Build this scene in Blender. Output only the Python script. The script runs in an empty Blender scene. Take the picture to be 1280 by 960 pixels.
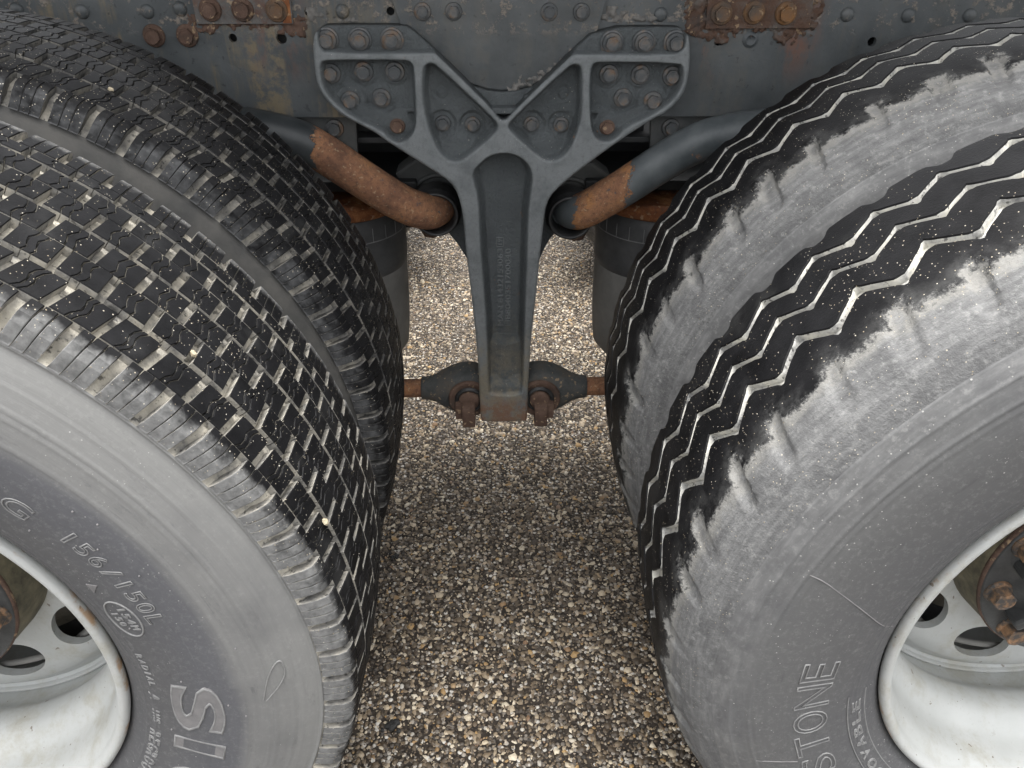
import bpy, bmesh, math, random
import numpy as np
from mathutils import Vector, Matrix

random.seed(7); rng = np.random.default_rng(7)
scene = bpy.context.scene
col = scene.collection
R_ = math.radians

# ------------------------------------------------------------------ camera
AXLE_Z = 0.515
cam_d = bpy.data.cameras.new('camera')
cam = bpy.data.objects.new('camera', cam_d); col.objects.link(cam)
fw = Vector((0.0249, 0.8334, -0.5521)).normalized()
rt = Vector((0.9996, -0.0267, 0.0047)); rt = (rt - fw * rt.dot(fw)).normalized()
up = rt.cross(fw)
cam.matrix_world = Matrix(((rt.x, up.x, -fw.x, -0.0458), (rt.y, up.y, -fw.y, -0.5295), (rt.z, up.z, -fw.z, 1.2205), (0, 0, 0, 1)))
cam_d.sensor_width = 36; cam_d.lens = 36 * 1002.776 / 1280
cam_d.clip_start = 0.02; cam_d.clip_end = 500
scene.camera = cam

# ------------------------------------------------------------------ overcast daylight
SUN_EL, SUN_AZ = 85, 0        # degrees; azimuth clockwise from +Y: a veiled sun high overhead
w = bpy.data.worlds.new('World'); scene.world = w; w.use_nodes = True
wt = w.node_tree; wt.nodes.clear()
sky = wt.nodes.new('ShaderNodeTexSky'); sky.sky_type = 'NISHITA'; sky.sun_disc = False
sky.sun_elevation = R_(SUN_EL); sky.sun_rotation = R_(SUN_AZ)
sky.air_density = 1.0; sky.dust_density = 4.0; sky.ozone_density = 1.0
hs = wt.nodes.new('ShaderNodeHueSaturation'); hs.inputs['Saturation'].default_value = 0.10
bg = wt.nodes.new('ShaderNodeBackground'); bg.inputs['Strength'].default_value = 0.15
wo = wt.nodes.new('ShaderNodeOutputWorld')
wt.links.new(sky.outputs[0], hs.inputs['Color']); wt.links.new(hs.outputs[0], bg.inputs[0]); wt.links.new(bg.outputs[0], wo.inputs[0])
sd = bpy.data.lights.new('sun', 'SUN'); sd.energy = 1.5; sd.angle = R_(60); sd.color = (1.0, 0.97, 0.92)
sun = bpy.data.objects.new('sun', sd); col.objects.link(sun)
az = R_(SUN_AZ); el = R_(SUN_EL)
sdir = Vector((math.sin(az) * math.cos(el), math.cos(az) * math.cos(el), math.sin(el)))
sun.rotation_euler = sdir.to_track_quat('Z', 'Y').to_euler()
sun.location = sdir * 20
vs = scene.view_settings
vs.view_transform = 'Standard'; vs.look = 'None'; vs.gamma = 1.0; vs.use_curve_mapping = False
vs.exposure = 1.9

# ------------------------------------------------------------------ material helpers
class Mat:
    def __init__(s, name, rough=0.6, metal=0.0, spec=0.5):
        s.m = bpy.data.materials.new(name); s.m.use_nodes = True
        s.t = s.m.node_tree; s.b = s.t.nodes['Principled BSDF']
        s.b.inputs['Roughness'].default_value = rough
        s.b.inputs['Metallic'].default_value = metal
        s.b.inputs['Specular IOR Level'].default_value = spec
        s._pos = None
    def n(s, typ, ins=(), **props):
        nd = s.t.nodes.new('ShaderNode' + typ)
        for k, v in props.items(): setattr(nd, k, v)
        for k, v in (ins.items() if isinstance(ins, dict) else enumerate(ins)):
            if v is None: continue
            if isinstance(v, bpy.types.NodeSocket): s.t.links.new(v, nd.inputs[k])
            else: nd.inputs[k].default_value = v
        return nd
    def pos(s):
        if s._pos is None: s._pos = s.n('NewGeometry').outputs['Position']
        return s._pos
    def comp(s, i, v=None):
        return s.n('SeparateXYZ', [v or s.pos()]).outputs[i]
    def scl(s, sx, sy, sz, v=None):
        return s.n('VectorMath', {0: v or s.pos(), 1: (sx, sy, sz)}, operation='MULTIPLY').outputs[0]
    def noise(s, scale, detail=3, rough=0.55, v=None, dist=0.0):
        nd = s.n('TexNoise', {'Vector': v or s.pos(), 'Scale': scale, 'Detail': detail, 'Roughness': rough, 'Distortion': dist})
        return nd.outputs[0]
    def vor(s, scale, v=None, feature='F1', out=0):
        return s.n('TexVoronoi', {'Vector': v or s.pos(), 'Scale': scale}, feature=feature).outputs[out]
    def math(s, op, a, b=0.0, clamp=False):
        return s.n('Math', {0: a, 1: b}, operation=op, use_clamp=clamp).outputs[0]
    def step(s, a, lo, hi, o0=0.0, o1=1.0):
        return s.n('MapRange', {0: a, 1: lo, 2: hi, 3: o0, 4: o1}, interpolation_type='SMOOTHSTEP').outputs[0]
    def ramp(s, fac, stops, interp='LINEAR'):
        nd = s.n('ValToRGB', [fac]); cr = nd.color_ramp; cr.interpolation = interp
        while len(cr.elements) < len(stops): cr.elements.new(0.5)
        for e, (p, c) in zip(cr.elements, stops):
            e.position = p; e.color = (*c, 1) if len(c) == 3 else c
        return nd.outputs[0]
    def mix(s, fac, a, b, mode='MIX'):
        nd = s.n('Mix', {0: fac}, data_type='RGBA', blend_type=mode)
        for i, v in ((6, a), (7, b)):
            if isinstance(v, bpy.types.NodeSocket): s.t.links.new(v, nd.inputs[i])
            else: nd.inputs[i].default_value = (*v, 1)
        return nd.outputs[2]
    def color(s, c):
        if isinstance(c, bpy.types.NodeSocket): s.t.links.new(c, s.b.inputs['Base Color'])
        else: s.b.inputs['Base Color'].default_value = (*c, 1)
        return s
    def rough(s, r):
        s.t.links.new(r, s.b.inputs['Roughness']); return s
    def bump(s, h, strength=0.4, dist=0.002):
        bn = s.n('Bump', {'Height': h, 'Strength': strength, 'Distance': dist})
        s.t.links.new(bn.outputs[0], s.b.inputs['Normal']); return s

def grit(M, base, scale=210, amount=0.72, size=0.17, c0=(.24, .20, .14), c1=(.46, .43, .37), v=None):
    """stuck sand: sparse light specks"""
    d = M.vor(scale, v); c = M.vor(scale, v, out=1)
    sep = M.n('SeparateColor', [c])
    patch = M.noise(9, 2, v=v)
    keep = M.math('GREATER_THAN', M.math('ADD', sep.outputs[0], M.math('MULTIPLY', M.math('SUBTRACT', patch, 0.5), 1.25)), amount)
    sz = M.math('MULTIPLY', sep.outputs[1], size * 1.6)
    spot = M.math('MULTIPLY', M.math('LESS_THAN', d, M.math('ADD', sz, size * 0.25)), keep)
    return M.mix(spot, base, M.mix(sep.outputs[2], c0, c1)), spot

def mat_tread_black(name, yoff, chalk_lo, chalk_hi, chalk_amt, chalk_col=(.27, .27, .262), gr=.74):
    M = Mat(name, .5, 0, .16)
    nz = M.noise(38, 4)
    base = M.ramp(nz, [(.3, (.0035, .0035, .004)), (.7, (.010, .010, .011))])
    dusty = M.noise(14, 3, .6)
    base = M.mix(M.step(dusty, .55, .80, 0, .22), base, (.09, .09, .088))
    y = M.math('SUBTRACT', M.comp(1), yoff)
    yy = M.math('ADD', y, M.math('MULTIPLY', M.math('SUBTRACT', M.noise(48, 4, .65), .5), .030))
    ch = M.step(yy, chalk_lo, chalk_hi, chalk_amt, 0)
    ch = M.math('MAXIMUM', ch, M.step(yy, .246, .264, 0, chalk_amt * .85))
    cn = M.ramp(M.noise(130, 4, .7), [(.3, tuple(c * .62 for c in chalk_col)), (.7, tuple(c * 1.2 for c in chalk_col))])
    base = M.mix(ch, base, cn)
    c, spot = grit(M, base, 400, gr, .15)
    M.color(c)
    M.rough(M.step(ch, 0, 1, .50, .85))
    h = M.math('ADD', M.math('MULTIPLY', M.noise(420, 3, .7), .5), M.math('MULTIPLY', spot, .8))
    M.bump(h, .35, .0012)
    return M.m

def mat_groove(name, ca, cb, cc):
    M = Mat(name, .85, 0, .25)
    c = M.ramp(M.noise(46, 5, .65), [(.28, cc), (.45, ca), (.72, cb)])
    c = M.mix(M.step(M.noise(160, 3), .58, .68, 0, .75), c, (.03, .03, .03))
    M.color(c); M.bump(M.noise(260, 4, .7), .6, .002)
    return M.m

def mat_rust_bolt():
    M = Mat('bolt_steel', .55, .35, .5)
    a = M.noise(55, 3); b = M.noise(300, 4, .7)
    c = M.ramp(a, [(.42, (.075, .081, .085)), (.55, (.125, .122, .118)), (.64, (.165, .118, .085)), (.76, (.125, .070, .046))])
    c = M.mix(M.step(b, .5, .7, 0, .5), c, (.07, .06, .055))
    M.color(c); M.bump(b, .5, .0008)
    return M.m

def mat_rust(name, c0=(.20, .075, .032), c1=(.42, .20, .085), c2=(.10, .055, .038), bump=.6):
    M = Mat(name, .88, 0, .2)
    a = M.noise(24, 5, .68); b = M.noise(190, 4, .75)
    c = M.ramp(a, [(.30, c2), (.48, c0), (.70, c1)])
    c = M.mix(M.step(b, .55, .72, 0, .6), c, c2)
    c = M.mix(M.step(M.noise(95, 3, .6), .60, .68, 0, .5), c, (.46, .33, .20))
    M.color(c); M.bump(M.math('ADD', b, M.math('MULTIPLY', a, 1.5)), bump, .0025)
    return M.m

def mat_bracket():
    M = Mat('grey_cast_paint', .47, .0, .5)
    n1 = M.noise(11, 4, .6); n2 = M.noise(620, 3, .75); n3 = M.noise(70, 4, .7)
    c = M.ramp(n1, [(.32, (.078, .088, .092)), (.68, (.112, .124, .128))])
    c = M.mix(M.step(n3, .62, .72, 0, .45), c, (.060, .066, .070))
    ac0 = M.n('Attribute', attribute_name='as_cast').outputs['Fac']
    pale_raised = M.math('MULTIPLY', M.step(ac0, .35, .02), M.step(M.noise(26, 5, .7), .30, .62, .25, .85))  # raised faces mixed paler than the pocket floors
    c = M.mix(pale_raised, c, (.195, .208, .212))
    # drop of settled road dust low on the casting and specks of rust
    z = M.comp(2)
    low = M.math('MULTIPLY', M.step(M.math('ADD', z, M.math('MULTIPLY', M.math('SUBTRACT', n3, .5), .22)), .52, .36, 0, .85), M.step(M.noise(34, 5, .7), .34, .56))
    c = M.mix(low, c, (.215, .190, .140))
    rs = M.math('MULTIPLY', M.step(M.noise(48, 5, .75), .665, .70), M.step(M.noise(8, 2), .40, .60))
    c = M.mix(rs, c, (.26, .125, .06))
    low2 = M.math('MULTIPLY', M.step(M.math('ADD', z, M.math('MULTIPLY', M.math('SUBTRACT', n1, .5), .10)), .36, .31, 0, .85), M.step(M.noise(60, 4, .7), .36, .56))
    c = M.mix(low2, c, (.20, .105, .065))
    c, sp = grit(M, c, 330, .93, .14, (.38, .36, .31), (.50, .48, .44))
    c = M.mix(M.step(M.noise(150, 4, .8), .50, .72, 0, .40), c, (.045, .049, .050))
    M.color(c)
    M.rough(M.step(n3, .3, .8, .42, .66))
    ac = M.n('Attribute', attribute_name='as_cast').outputs['Fac']
    sand = M.math('MULTIPLY', M.noise(190, 4, .8), M.step(ac, .1, .9, .25, 1.6))
    M.bump(M.math('ADD', M.math('MULTIPLY', n2, .3), M.math('ADD', sand, M.math('MULTIPLY', n3, .5))), .9, .0036)
    return M.m

def mat_frame():
    M = Mat('frame_paint', .5, 0, .5)
    n1 = M.noise(9, 4, .6); st = M.noise(1, 5, .62, v=M.scl(26, 26, 3.0)); n2 = M.noise(120, 4, .7)
    c = M.ramp(n1, [(.30, (.045, .051, .054)), (.70, (.098, .106, .109))])
    # washed-down stains, mottled
    stf = M.math('MULTIPLY', M.step(st, .46, .60), M.step(M.noise(40, 4, .7), .36, .56))
    x = M.comp(0)
    lf = M.step(x, -.14, -.30, .12, .9)
    c = M.mix(M.math('MULTIPLY', stf, lf), c, (.165, .135, .088))
    rx = M.math('MAXIMUM', M.step(M.math('ABSOLUTE', M.math('SUBTRACT', x, .295)), .035, .0), M.step(M.math('ABSOLUTE', M.math('SUBTRACT', x, .43)), .05, .0))
    rx = M.math('MAXIMUM', rx, M.step(M.math('ABSOLUTE', M.math('SUBTRACT', x, -.37)), .07, .0))
    z = M.comp(2)
    rr = M.math('MULTIPLY', M.math('MULTIPLY', rx, M.step(z, .90, 1.0)), M.step(M.noise(30, 5, .7, v=M.scl(1, 1, .45)), .44, .62, 0, .8))
    c = M.mix(rr, c, (.185, .080, .045))
    bl = M.math('MULTIPLY', M.step(z, .985, 1.005), M.step(M.noise(55, 5, .75), .54, .64))
    c = M.mix(bl, c, (.21, .18, .15))
    c = M.mix(M.step(M.noise(85, 3, .6), .64, .70, 0, .5), c, (.02, .022, .024))
    M.color(c); M.rough(M.step(n2, .3, .8, .38, .65))
    M.bump(M.math('ADD', n2, M.math('MULTIPLY', bl, 2.0)), .45, .0015)
    return M.m

def mat_pipe(name, x0, x1, dark=1.0, orange=0.0):
    """grey painted tube whose paint has flaked to rust between x0 and x1 (world metres)"""
    M = Mat(name, .6, 0, .4)
    x = M.math('ADD', M.comp(0), M.math('MULTIPLY', M.math('SUBTRACT', M.noise(30, 6, .75), .5), .058))
    r = M.math('MULTIPLY', M.step(x, x0 - .0012, x0 + .0012), M.step(x, x1 + .0012, x1 - .0012))
    ex = M.math('MULTIPLY', M.step(M.noise(26, 4, .7), .63, .66), M.step(M.noise(7, 1), .45, .6))
    rf = M.math('MAXIMUM', r, ex)
    a = M.noise(22, 6, .75); b = M.noise(135, 5, .8)
    rust = M.ramp(M.math('ADD', a, orange), [(.30, (.12, .062, .040)), (.45, (.235, .115, .066)), (.60, (.33, .165, .085)), (.74, (.43, .195, .065))])
    rust = M.mix(M.step(b, .47, .66, 0, .75), rust, (.105, .062, .044))
    rust = M.mix(M.step(M.noise(70, 3, .6), .64, .70, 0, .8), rust, (.085, .088, .092))
    rust = M.mix(M.step(M.noise(160, 3), .60, .70, 0, .6), rust, (.44, .32, .20))
    pn = M.ramp(M.noise(20, 4, .6), [(.3, (.062 * dark, .072 * dark, .077 * dark)), (.7, (.122 * dark, .134 * dark, .139 * dark))])
    M.color(M.mix(rf, pn, rust)); M.rough(M.step(rf, 0, 1, .42, .9))
    M.bump(M.math('SUBTRACT', M.math('MULTIPLY', M.math('MULTIPLY', b, rf), .9), M.math('MULTIPLY', rf, .75)), .9, .0035)
    return M.m

def mat_simple(name, c0, c1, scale, rough=.6, bump=.3, bscale=200, metal=0, spec=.5, bd=.001):
    M = Mat(name, rough, metal, spec)
    M.color(M.ramp(M.noise(scale, 4, .65), [(.3, c0), (.7, c1)]))
    if bump: M.bump(M.noise(bscale, 4, .7), bump, bd)
    return M.m

def mat_sidewall(name, stops, streak, speck, spc, seed):
    """UV.x = metres round the tyre, UV.y = radius in metres"""
    M = Mat(name, .72, 0, .35)
    uv = M.n('UVMap', uv_map='tyre').outputs[0]
    u, r = M.comp(0, uv), M.comp(1, uv)
    rr = M.math('ADD', r, M.math('MULTIPLY', M.math('SUBTRACT', M.noise(3.2, 4, .6, v=M.scl(1.0, 7, 1, uv)), .5), .022))
    c = M.ramp(M.n('MapRange', [rr, .29, .53]).outputs[0], stops)
    sn = M.noise(1, 5, .7, v=M.scl(5, 150, 1, uv))
    c = M.mix(M.step(sn, .30, .80, streak, 0), c, (.07, .07, .072))
    c = M.mix(M.step(M.noise(1, 5, .72, v=M.scl(9, 330, 1, uv)), .62, .80, 0, .16), c, (.46, .46, .45))
    fine = M.noise(170, 5, .8)
    c = M.mix(M.step(fine, .48, .75, 0, .30), c, (.30, .30, .29))
    c = M.mix(M.step(M.noise(1, 6, .75, v=M.scl(16, 60, 1, uv)), .56, .70, 0, .35), c, (.055, .055, .058))
    if seed == 2:
        ch = M.ramp(M.noise(1, 5, .7, v=M.scl(22, 90, 1, uv)), [(.25, (.085, .085, .087)), (.5, (.135, .135, .135)), (.78, (.215, .215, .212))])
        ch = M.mix(M.step(M.noise(24, 5, .7), .45, .72, 0, .6), ch, (.075, .075, .076))
        ch = M.mix(M.step(M.noise(120, 4, .75), .5, .75, 0, .6), ch, (.27, .27, .262))
        c = M.mix(M.step(rr, .440, .484), c, ch)
    blot = M.noise(6, 4, .6)
    c = M.mix(M.step(blot, .48, .72, 0, .40), c, (.075, .075, .08))
    c, sp = grit(M, c, speck, spc, .15, (.27, .265, .25), (.40, .395, .38))
    M.color(c); M.rough(M.step(blot, .3, .7, .55, .8))
    M.bump(M.math('ADD', M.math('MULTIPLY', fine, .4), M.math('MULTIPLY', sn, .9)), .35, .0011)
    return M.m

def mat_rib(name, gr=.80):
    """worn rib: black running band, chalk-grey torn shoulder where the attribute 'wear' is positive"""
    M = Mat(name, .5, 0, .16)
    a = M.n('Attribute', attribute_name='wear').outputs['Fac']
    nz = M.math('ADD', M.math('MULTIPLY', M.math('SUBTRACT', M.noise(60, 5, .72), .5), .036), M.math('MULTIPLY', M.math('SUBTRACT', M.noise(300, 3, .7), .5), .010))
    f = M.step(M.math('ADD', a, nz), -.0035, .0050)
    base = M.ramp(M.noise(30, 4), [(.3, (.004, .004, .0045)), (.7, (.011, .011, .012))])
    base = M.mix(M.step(M.noise(16, 4, .6), .55, .82, 0, .25), base, (.09, .09, .086))
    base = M.mix(M.math('MULTIPLY', M.step(a, -.028, .004), M.step(M.noise(40, 5, .72), .36, .70, 0, .55)), base, (.10, .10, .098))
    uv = M.n('UVMap', uv_map='tyre').outputs[0]
    ch = M.ramp(M.noise(1, 5, .7, v=M.scl(22, 90, 1, uv)), [(.25, (.085, .085, .087)), (.5, (.135, .135, .135)), (.78, (.215, .215, .212))])
    ch = M.mix(M.step(M.noise(24, 5, .7), .45, .72, 0, .6), ch, (.075, .075, .076))
    ch = M.mix(M.step(M.noise(120, 4, .75), .5, .75, 0, .6), ch, (.27, .27, .262))
    edge = M.math('MULTIPLY', f, M.step(M.math('ADD', a, nz), .016, .002, 0, .6))
    ch = M.mix(edge, ch, (.25, .243, .222))
    c = M.mix(f, base, ch)
    c, sp = grit(M, c, 400, gr, .15)
    M.color(c); M.rough(M.step(f, 0, 1, .50, .85))
    h = M.math('ADD', M.math('ADD', M.math('MULTIPLY', M.noise(380, 3, .7), .4), M.math('MULTIPLY', sp, .8)), M.math('MULTIPLY', M.math('MULTIPLY', f, M.noise(110, 5, .75)), 3.0))
    M.bump(h, .5, .0016)
    return M.m

def mat_rim():
    M = Mat('white_rim_paint', .38, 0, .5)
    n1 = M.noise(12, 4, .6); n2 = M.noise(150, 3, .6)
    c = M.ramp(n1, [(.3, (.38, .39, .378)), (.7, (.455, .465, .455))])
    c = M.mix(M.step(M.noise(14, 6, .78), .46, .68, 0, .60), c, (.30, .28, .22))
    c = M.mix(M.step(M.noise(120, 4, .75), .58, .72, 0, .35), c, (.24, .22, .18))
    c = M.mix(M.step(M.noise(95, 2), .715, .73, 0, .8), c, (.14, .11, .08))
    # rust creeping out at the very edge of the flange
    ob = M.n('TexCoord').outputs['Object']
    rr = M.n('VectorMath', [M.scl(1, 0, 1, ob)], operation='LENGTH').outputs['Value']
    ed = M.math('MULTIPLY', M.step(rr, .2958, .2982), M.step(M.noise(26, 5, .7), .52, .66, 0, .8))
    c = M.mix(ed, c, (.30, .17, .07))
    M.color(c); M.bump(M.math('ADD', n2, M.math('MULTIPLY', n1, 2)), .12, .0012)
    return M.m

def mat_chips():
    M = Mat('stone_chips', .5, 0, .5)
    rnd = M.n('NewGeometry').outputs['Random Per Island']
    c = M.ramp(rnd, [(.0, (0.0344, 0.0243, 0.0151)), (.25, (0.0731, 0.0535, 0.0338)), (.48, (0.133, 0.0972, 0.0612)), (.66, (0.241, 0.185, 0.121)), (.78, (0.413, 0.34, 0.241)), (.88, (0.619, 0.543, 0.418)), (.92, (0.258, 0.162, 0.072)), (.95, (0.396, 0.259, 0.108)), (.97, (0.172, 0.0972, 0.054)), (1.0, (0.619, 0.559, 0.454))])
    c = M.mix(M.step(M.noise(260, 4, .7), .45, .75, 0, .55), c, (.07, .06, .05))
    big = M.noise(2.3, 3, .6)
    c = M.mix(M.step(big, .42, .66, 0, .35), c, (.050, .036, .025))
    M.color(c); M.bump(M.noise(700, 3, .7), .4, .0008)
    return M.m

def mat_bitumen():
    M = Mat('bitumen', .8, 0, .35)
    d = M.vor(115); cc = M.n('SeparateColor', [M.vor(115, out=1)])
    stone = M.ramp(cc.outputs[0], [(0, (.05, .045, .04)), (.4, (.16, .14, .12)), (.7, (.32, .29, .25)), (1, (.55, .53, .49))])
    f = M.step(d, .50, .38)
    c = M.mix(f, M.ramp(M.noise(60, 4), [(.3, (.012, .009, .007)), (.7, (.034, .026, .019))]), stone)
    M.color(c); M.bump(M.math('SUBTRACT', f, d), .8, .004)
    return M.m

MT = {}
MT['tread_LO'] = mat_tread_black('tread_rubber_outer', 0.0, .0045, .0195, .92, (.185, .185, .182), gr=.72)
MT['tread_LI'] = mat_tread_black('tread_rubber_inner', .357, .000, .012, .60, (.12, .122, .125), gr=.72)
MT['lug_side'] = mat_groove('dusty_rubber', (.22, .212, .195), (.44, .41, .345), (.06, .06, .06))
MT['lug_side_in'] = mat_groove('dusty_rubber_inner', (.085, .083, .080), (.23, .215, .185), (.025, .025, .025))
MT['groove_L'] = mat_groove('groove_dirt', (.30, .282, .243), (.54, .50, .415), (.10, .10, .10))
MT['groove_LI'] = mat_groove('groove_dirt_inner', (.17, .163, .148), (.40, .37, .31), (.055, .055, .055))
MT['groove_R'] = mat_groove('groove_chalk', (.40, .395, .375), (.62, .60, .53), (.13, .13, .13))
MT['side_L'] = mat_sidewall('sidewall_grey_left', [(.0, (0.0756, 0.0756, 0.0792)), (.25, (0.09, 0.09, 0.0936)), (.44, (0.0972, 0.09864, 0.108)), (.54, (0.108, 0.1094, 0.1188)), (.60, (0.1872, 0.1872, 0.1836)), (.86, (0.216, 0.216, 0.2088)), (1, (0.1584, 0.1584, 0.1548))], .20, 420, .985, 1)
MT['side_R'] = mat_sidewall('sidewall_grey_right', [(.0, (0.0792, 0.0792, 0.0828)), (.3, (0.0972, 0.0972, 0.09936)), (.62, (0.1152, 0.1152, 0.1152)), (.80, (0.1368, 0.1368, 0.1368)), (1, (0.1548, 0.1548, 0.1534))], .18, 330, .93, 2)
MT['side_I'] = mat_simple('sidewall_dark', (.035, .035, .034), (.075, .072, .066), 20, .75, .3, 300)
MT['rib'] = mat_rib('rib_rubber')
MT['rim'] = mat_rim()
MT['letter'] = mat_simple('raised_letter_rubber', (.135, .132, .134), (.195, .188, .187), 60, .75, .3, 500)
MT['letter_line'] = mat_simple('raised_letter_edge', (.15, .15, .152), (.25, .25, .245), 90, .75, .3, 500)
MT['scuff'] = mat_simple('scuffed_rubber', (.16, .16, .157), (.215, .215, .21), 90, .75, .3, 300)
MT['bracket'] = mat_bracket(); MT['frame'] = mat_frame(); MT['bolt'] = mat_rust_bolt()
MT['rust'] = mat_rust('rust_orange'); MT['rust_d'] = mat_rust('rust_brown', (.105, .066, .050), (.165, .110, .084), (.062, .052, .046))
MT['pipeL'] = mat_pipe('flaked_tube_left', -.325, -.02, .42)
MT['pipeR'] = mat_pipe('flaked_tube_right', .103, .186, 1.0, .09)
MT['rod'] = mat_rust('rod_paint', (.085, .088, .086), (.125, .105, .085), (.055, .058, .058), .6)
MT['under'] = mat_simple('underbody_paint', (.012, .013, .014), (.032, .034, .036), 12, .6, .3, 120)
MT['clamp'] = mat_simple('clamp_casting', (.040, .044, .046), (.085, .085, .08), 22, .6, .5, 140)
MT['rubber'] = mat_simple('bush_rubber', (.012, .012, .013), (.04, .04, .04), 40, .5, .3, 300)
MT['bellows'] = mat_simple('bellows_rubber', (.040, .041, .043), (.075, .076, .077), 26, .6, .2, 300)
MT['piston'] = mat_simple('piston_grey', (.135, .133, .125), (.21, .205, .19), 16, .7, .3, 200)
MT['line'] = mat_simple('moulding_line_dust', (.13, .13, .13), (.20, .20, .20), 60, .8, 0)
MT['hub'] = mat_simple('hub_black', (.018, .019, .020), (.055, .056, .056), 26, .42, .5, 130)
MT['drum'] = mat_simple('drum_dusty', (.10, .09, .07), (.25, .225, .18), 30, .8, .6, 160)
MT['hubside'] = mat_simple('hub_side_grime', (.055, .050, .034), (.19, .165, .105), 45, .7, .6, 180)
MT['chips'] = mat_chips(); MT['bitumen'] = mat_bitumen()
MT['tar'] = mat_simple('tar', (.006, .006, .006), (.02, .02, .019), 200, .7, .6, 300)
MT['rubber_plug'] = mat_simple('plug_paint', (.05, .057, .062), (.09, .098, .102), 60, .5, .4, 300)
MT['rustplate'] = mat_rust('plate_rust', (.105, .062, .044), (.120, .110, .100), (.062, .056, .053), .9)
MT['sealant'] = mat_simple('crusted_sealant', (.085, .082, .078), (.20, .19, .175), 90, .85, .6, 200)
MT['rustbolt'] = mat_rust('rusty_bolt', (.135, .085, .055), (.23, .115, .045), (.085, .075, .066), .5)
MT['plate_grey'] = mat_rust('plate_grey_rust', (.125, .118, .112), (.155, .150, .145), (.13, .066, .045), .6)

# ------------------------------------------------------------------ mesh helpers
def obj(name, me, mats, parent=None):
    o = bpy.data.objects.new(name, me); col.objects.link(o)
    if mats is not None and not me.materials:
        for m in (mats if isinstance(mats, (list, tuple)) else [mats]): me.materials.append(m)
    if parent: o.parent = parent
    return o
def tag(o, label=None, cat=None, group=None, kind=None):
    for k, v in (('label', label), ('category', cat), ('group', group), ('kind', kind)):
        if v: o[k] = v
    return o
def empty(name, loc, label, cat, group=None):
    o = bpy.data.objects.new(name, None); col.objects.link(o); o.location = loc
    o.empty_display_size = .05
    return tag(o, label, cat, group)
def mesh(name, v, f, mi=None, smooth=None):
    me = bpy.data.meshes.new(name); me.from_pydata([tuple(p) for p in v], [], [tuple(int(i) for i in q) for q in f])
    if mi is not None: me.polygons.foreach_set('material_index', np.asarray(mi, dtype=np.int32))
    if smooth is not None:
        me.polygons.foreach_set('use_smooth', np.full(len(f), bool(smooth)) if np.isscalar(smooth) else np.asarray(smooth, dtype=bool))
    me.update(); return me
def lathe(name, prof, seg=128, mats=None, mi=None, uv=False, wear=None, axis='Y', close=False, smooth=True):
    """prof: list of (axial, radius)"""
    prof = np.asarray(prof); n = len(prof)
    th = np.linspace(0, 2 * np.pi, seg, endpoint=False)
    a = np.repeat(prof[None, :, 0], seg, 0); r = np.repeat(prof[None, :, 1], seg, 0)
    c, s = np.cos(th)[:, None], np.sin(th)[:, None]
    V = np.stack([r * c, a, r * s], -1) if axis == 'Y' else np.stack([r * c, r * s, a], -1)
    V = V.reshape(-1, 3)
    m = n if close else n - 1
    i, j = np.meshgrid(np.arange(seg), np.arange(m), indexing='ij'); i = i.ravel(); j = j.ravel()
    i2, j2 = (i + 1) % seg, (j + 1) % n
    F = np.stack([i * n + j, i * n + j2, i2 * n + j2, i2 * n + j], 1)
    if axis == 'Y': F = F[:, ::-1]
    F = F[:, ::-1]
    MI = None if mi is None else np.asarray(mi)[j]
    me = mesh(name, V, F, MI, smooth)
    if uv:
        u = me.uv_layers.new(name='tyre')
        tt = np.where(i2[:, None] == 0, 2 * np.pi, th[i2][:, None])
        order = []
        uv0 = np.stack([th[i] * .5, prof[j, 1]], 1); uv1 = np.stack([th[i] * .5, prof[j2, 1]], 1)
        uv2 = np.stack([tt[:, 0] * .5, prof[j2, 1]], 1); uv3 = np.stack([tt[:, 0] * .5, prof[j, 1]], 1)
        U = np.stack([uv0, uv1, uv2, uv3], 1)
        # F was reversed twice for Y -> original order; once for Z
        if axis != 'Y': U = U[:, ::-1]
        u.data.foreach_set('uv', U.reshape(-1).astype(np.float32))
    return me
def fix_normals(me):
    bm = bmesh.new(); bm.from_mesh(me); bmesh.ops.recalc_face_normals(bm, faces=bm.faces); bm.to_mesh(me); bm.free(); return me
def prism(name, poly, y0, y1, bevel=0.0):
    """polygon in (x, z) extruded along y"""
    n = len(poly)
    v = [(x, y0, z) for x, z in poly] + [(x, y1, z) for x, z in poly]
    f = [tuple(range(n)), tuple(range(2 * n - 1, n - 1, -1))] + [(i, i + n, (i + 1) % n + n, (i + 1) % n) for i in range(n)]
    bm = bmesh.new(); vs_ = [bm.verts.new(p) for p in v]
    for q in f: bm.faces.new([vs_[i] for i in q])
    bmesh.ops.recalc_face_normals(bm, faces=bm.faces)
    if bevel: bmesh.ops.bevel(bm, geom=list(bm.edges), offset=bevel, segments=2, affect='EDGES', profile=.6)
    me = bpy.data.meshes.new(name); bm.to_mesh(me); bm.free(); return me
def box(name, c, s, bevel=.002, rot=None):
    bm = bmesh.new(); bmesh.ops.create_cube(bm, size=1)
    bmesh.ops.scale(bm, vec=s, verts=bm.verts)
    if bevel: bmesh.ops.bevel(bm, geom=list(bm.edges), offset=bevel, segments=2, affect='EDGES', profile=.6)
    if rot: bmesh.ops.rotate(bm, cent=(0, 0, 0), matrix=rot, verts=bm.verts)
    bmesh.ops.translate(bm, vec=c, verts=bm.verts)
    me = bpy.data.meshes.new(name); bm.to_mesh(me); bm.free(); return me
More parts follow.
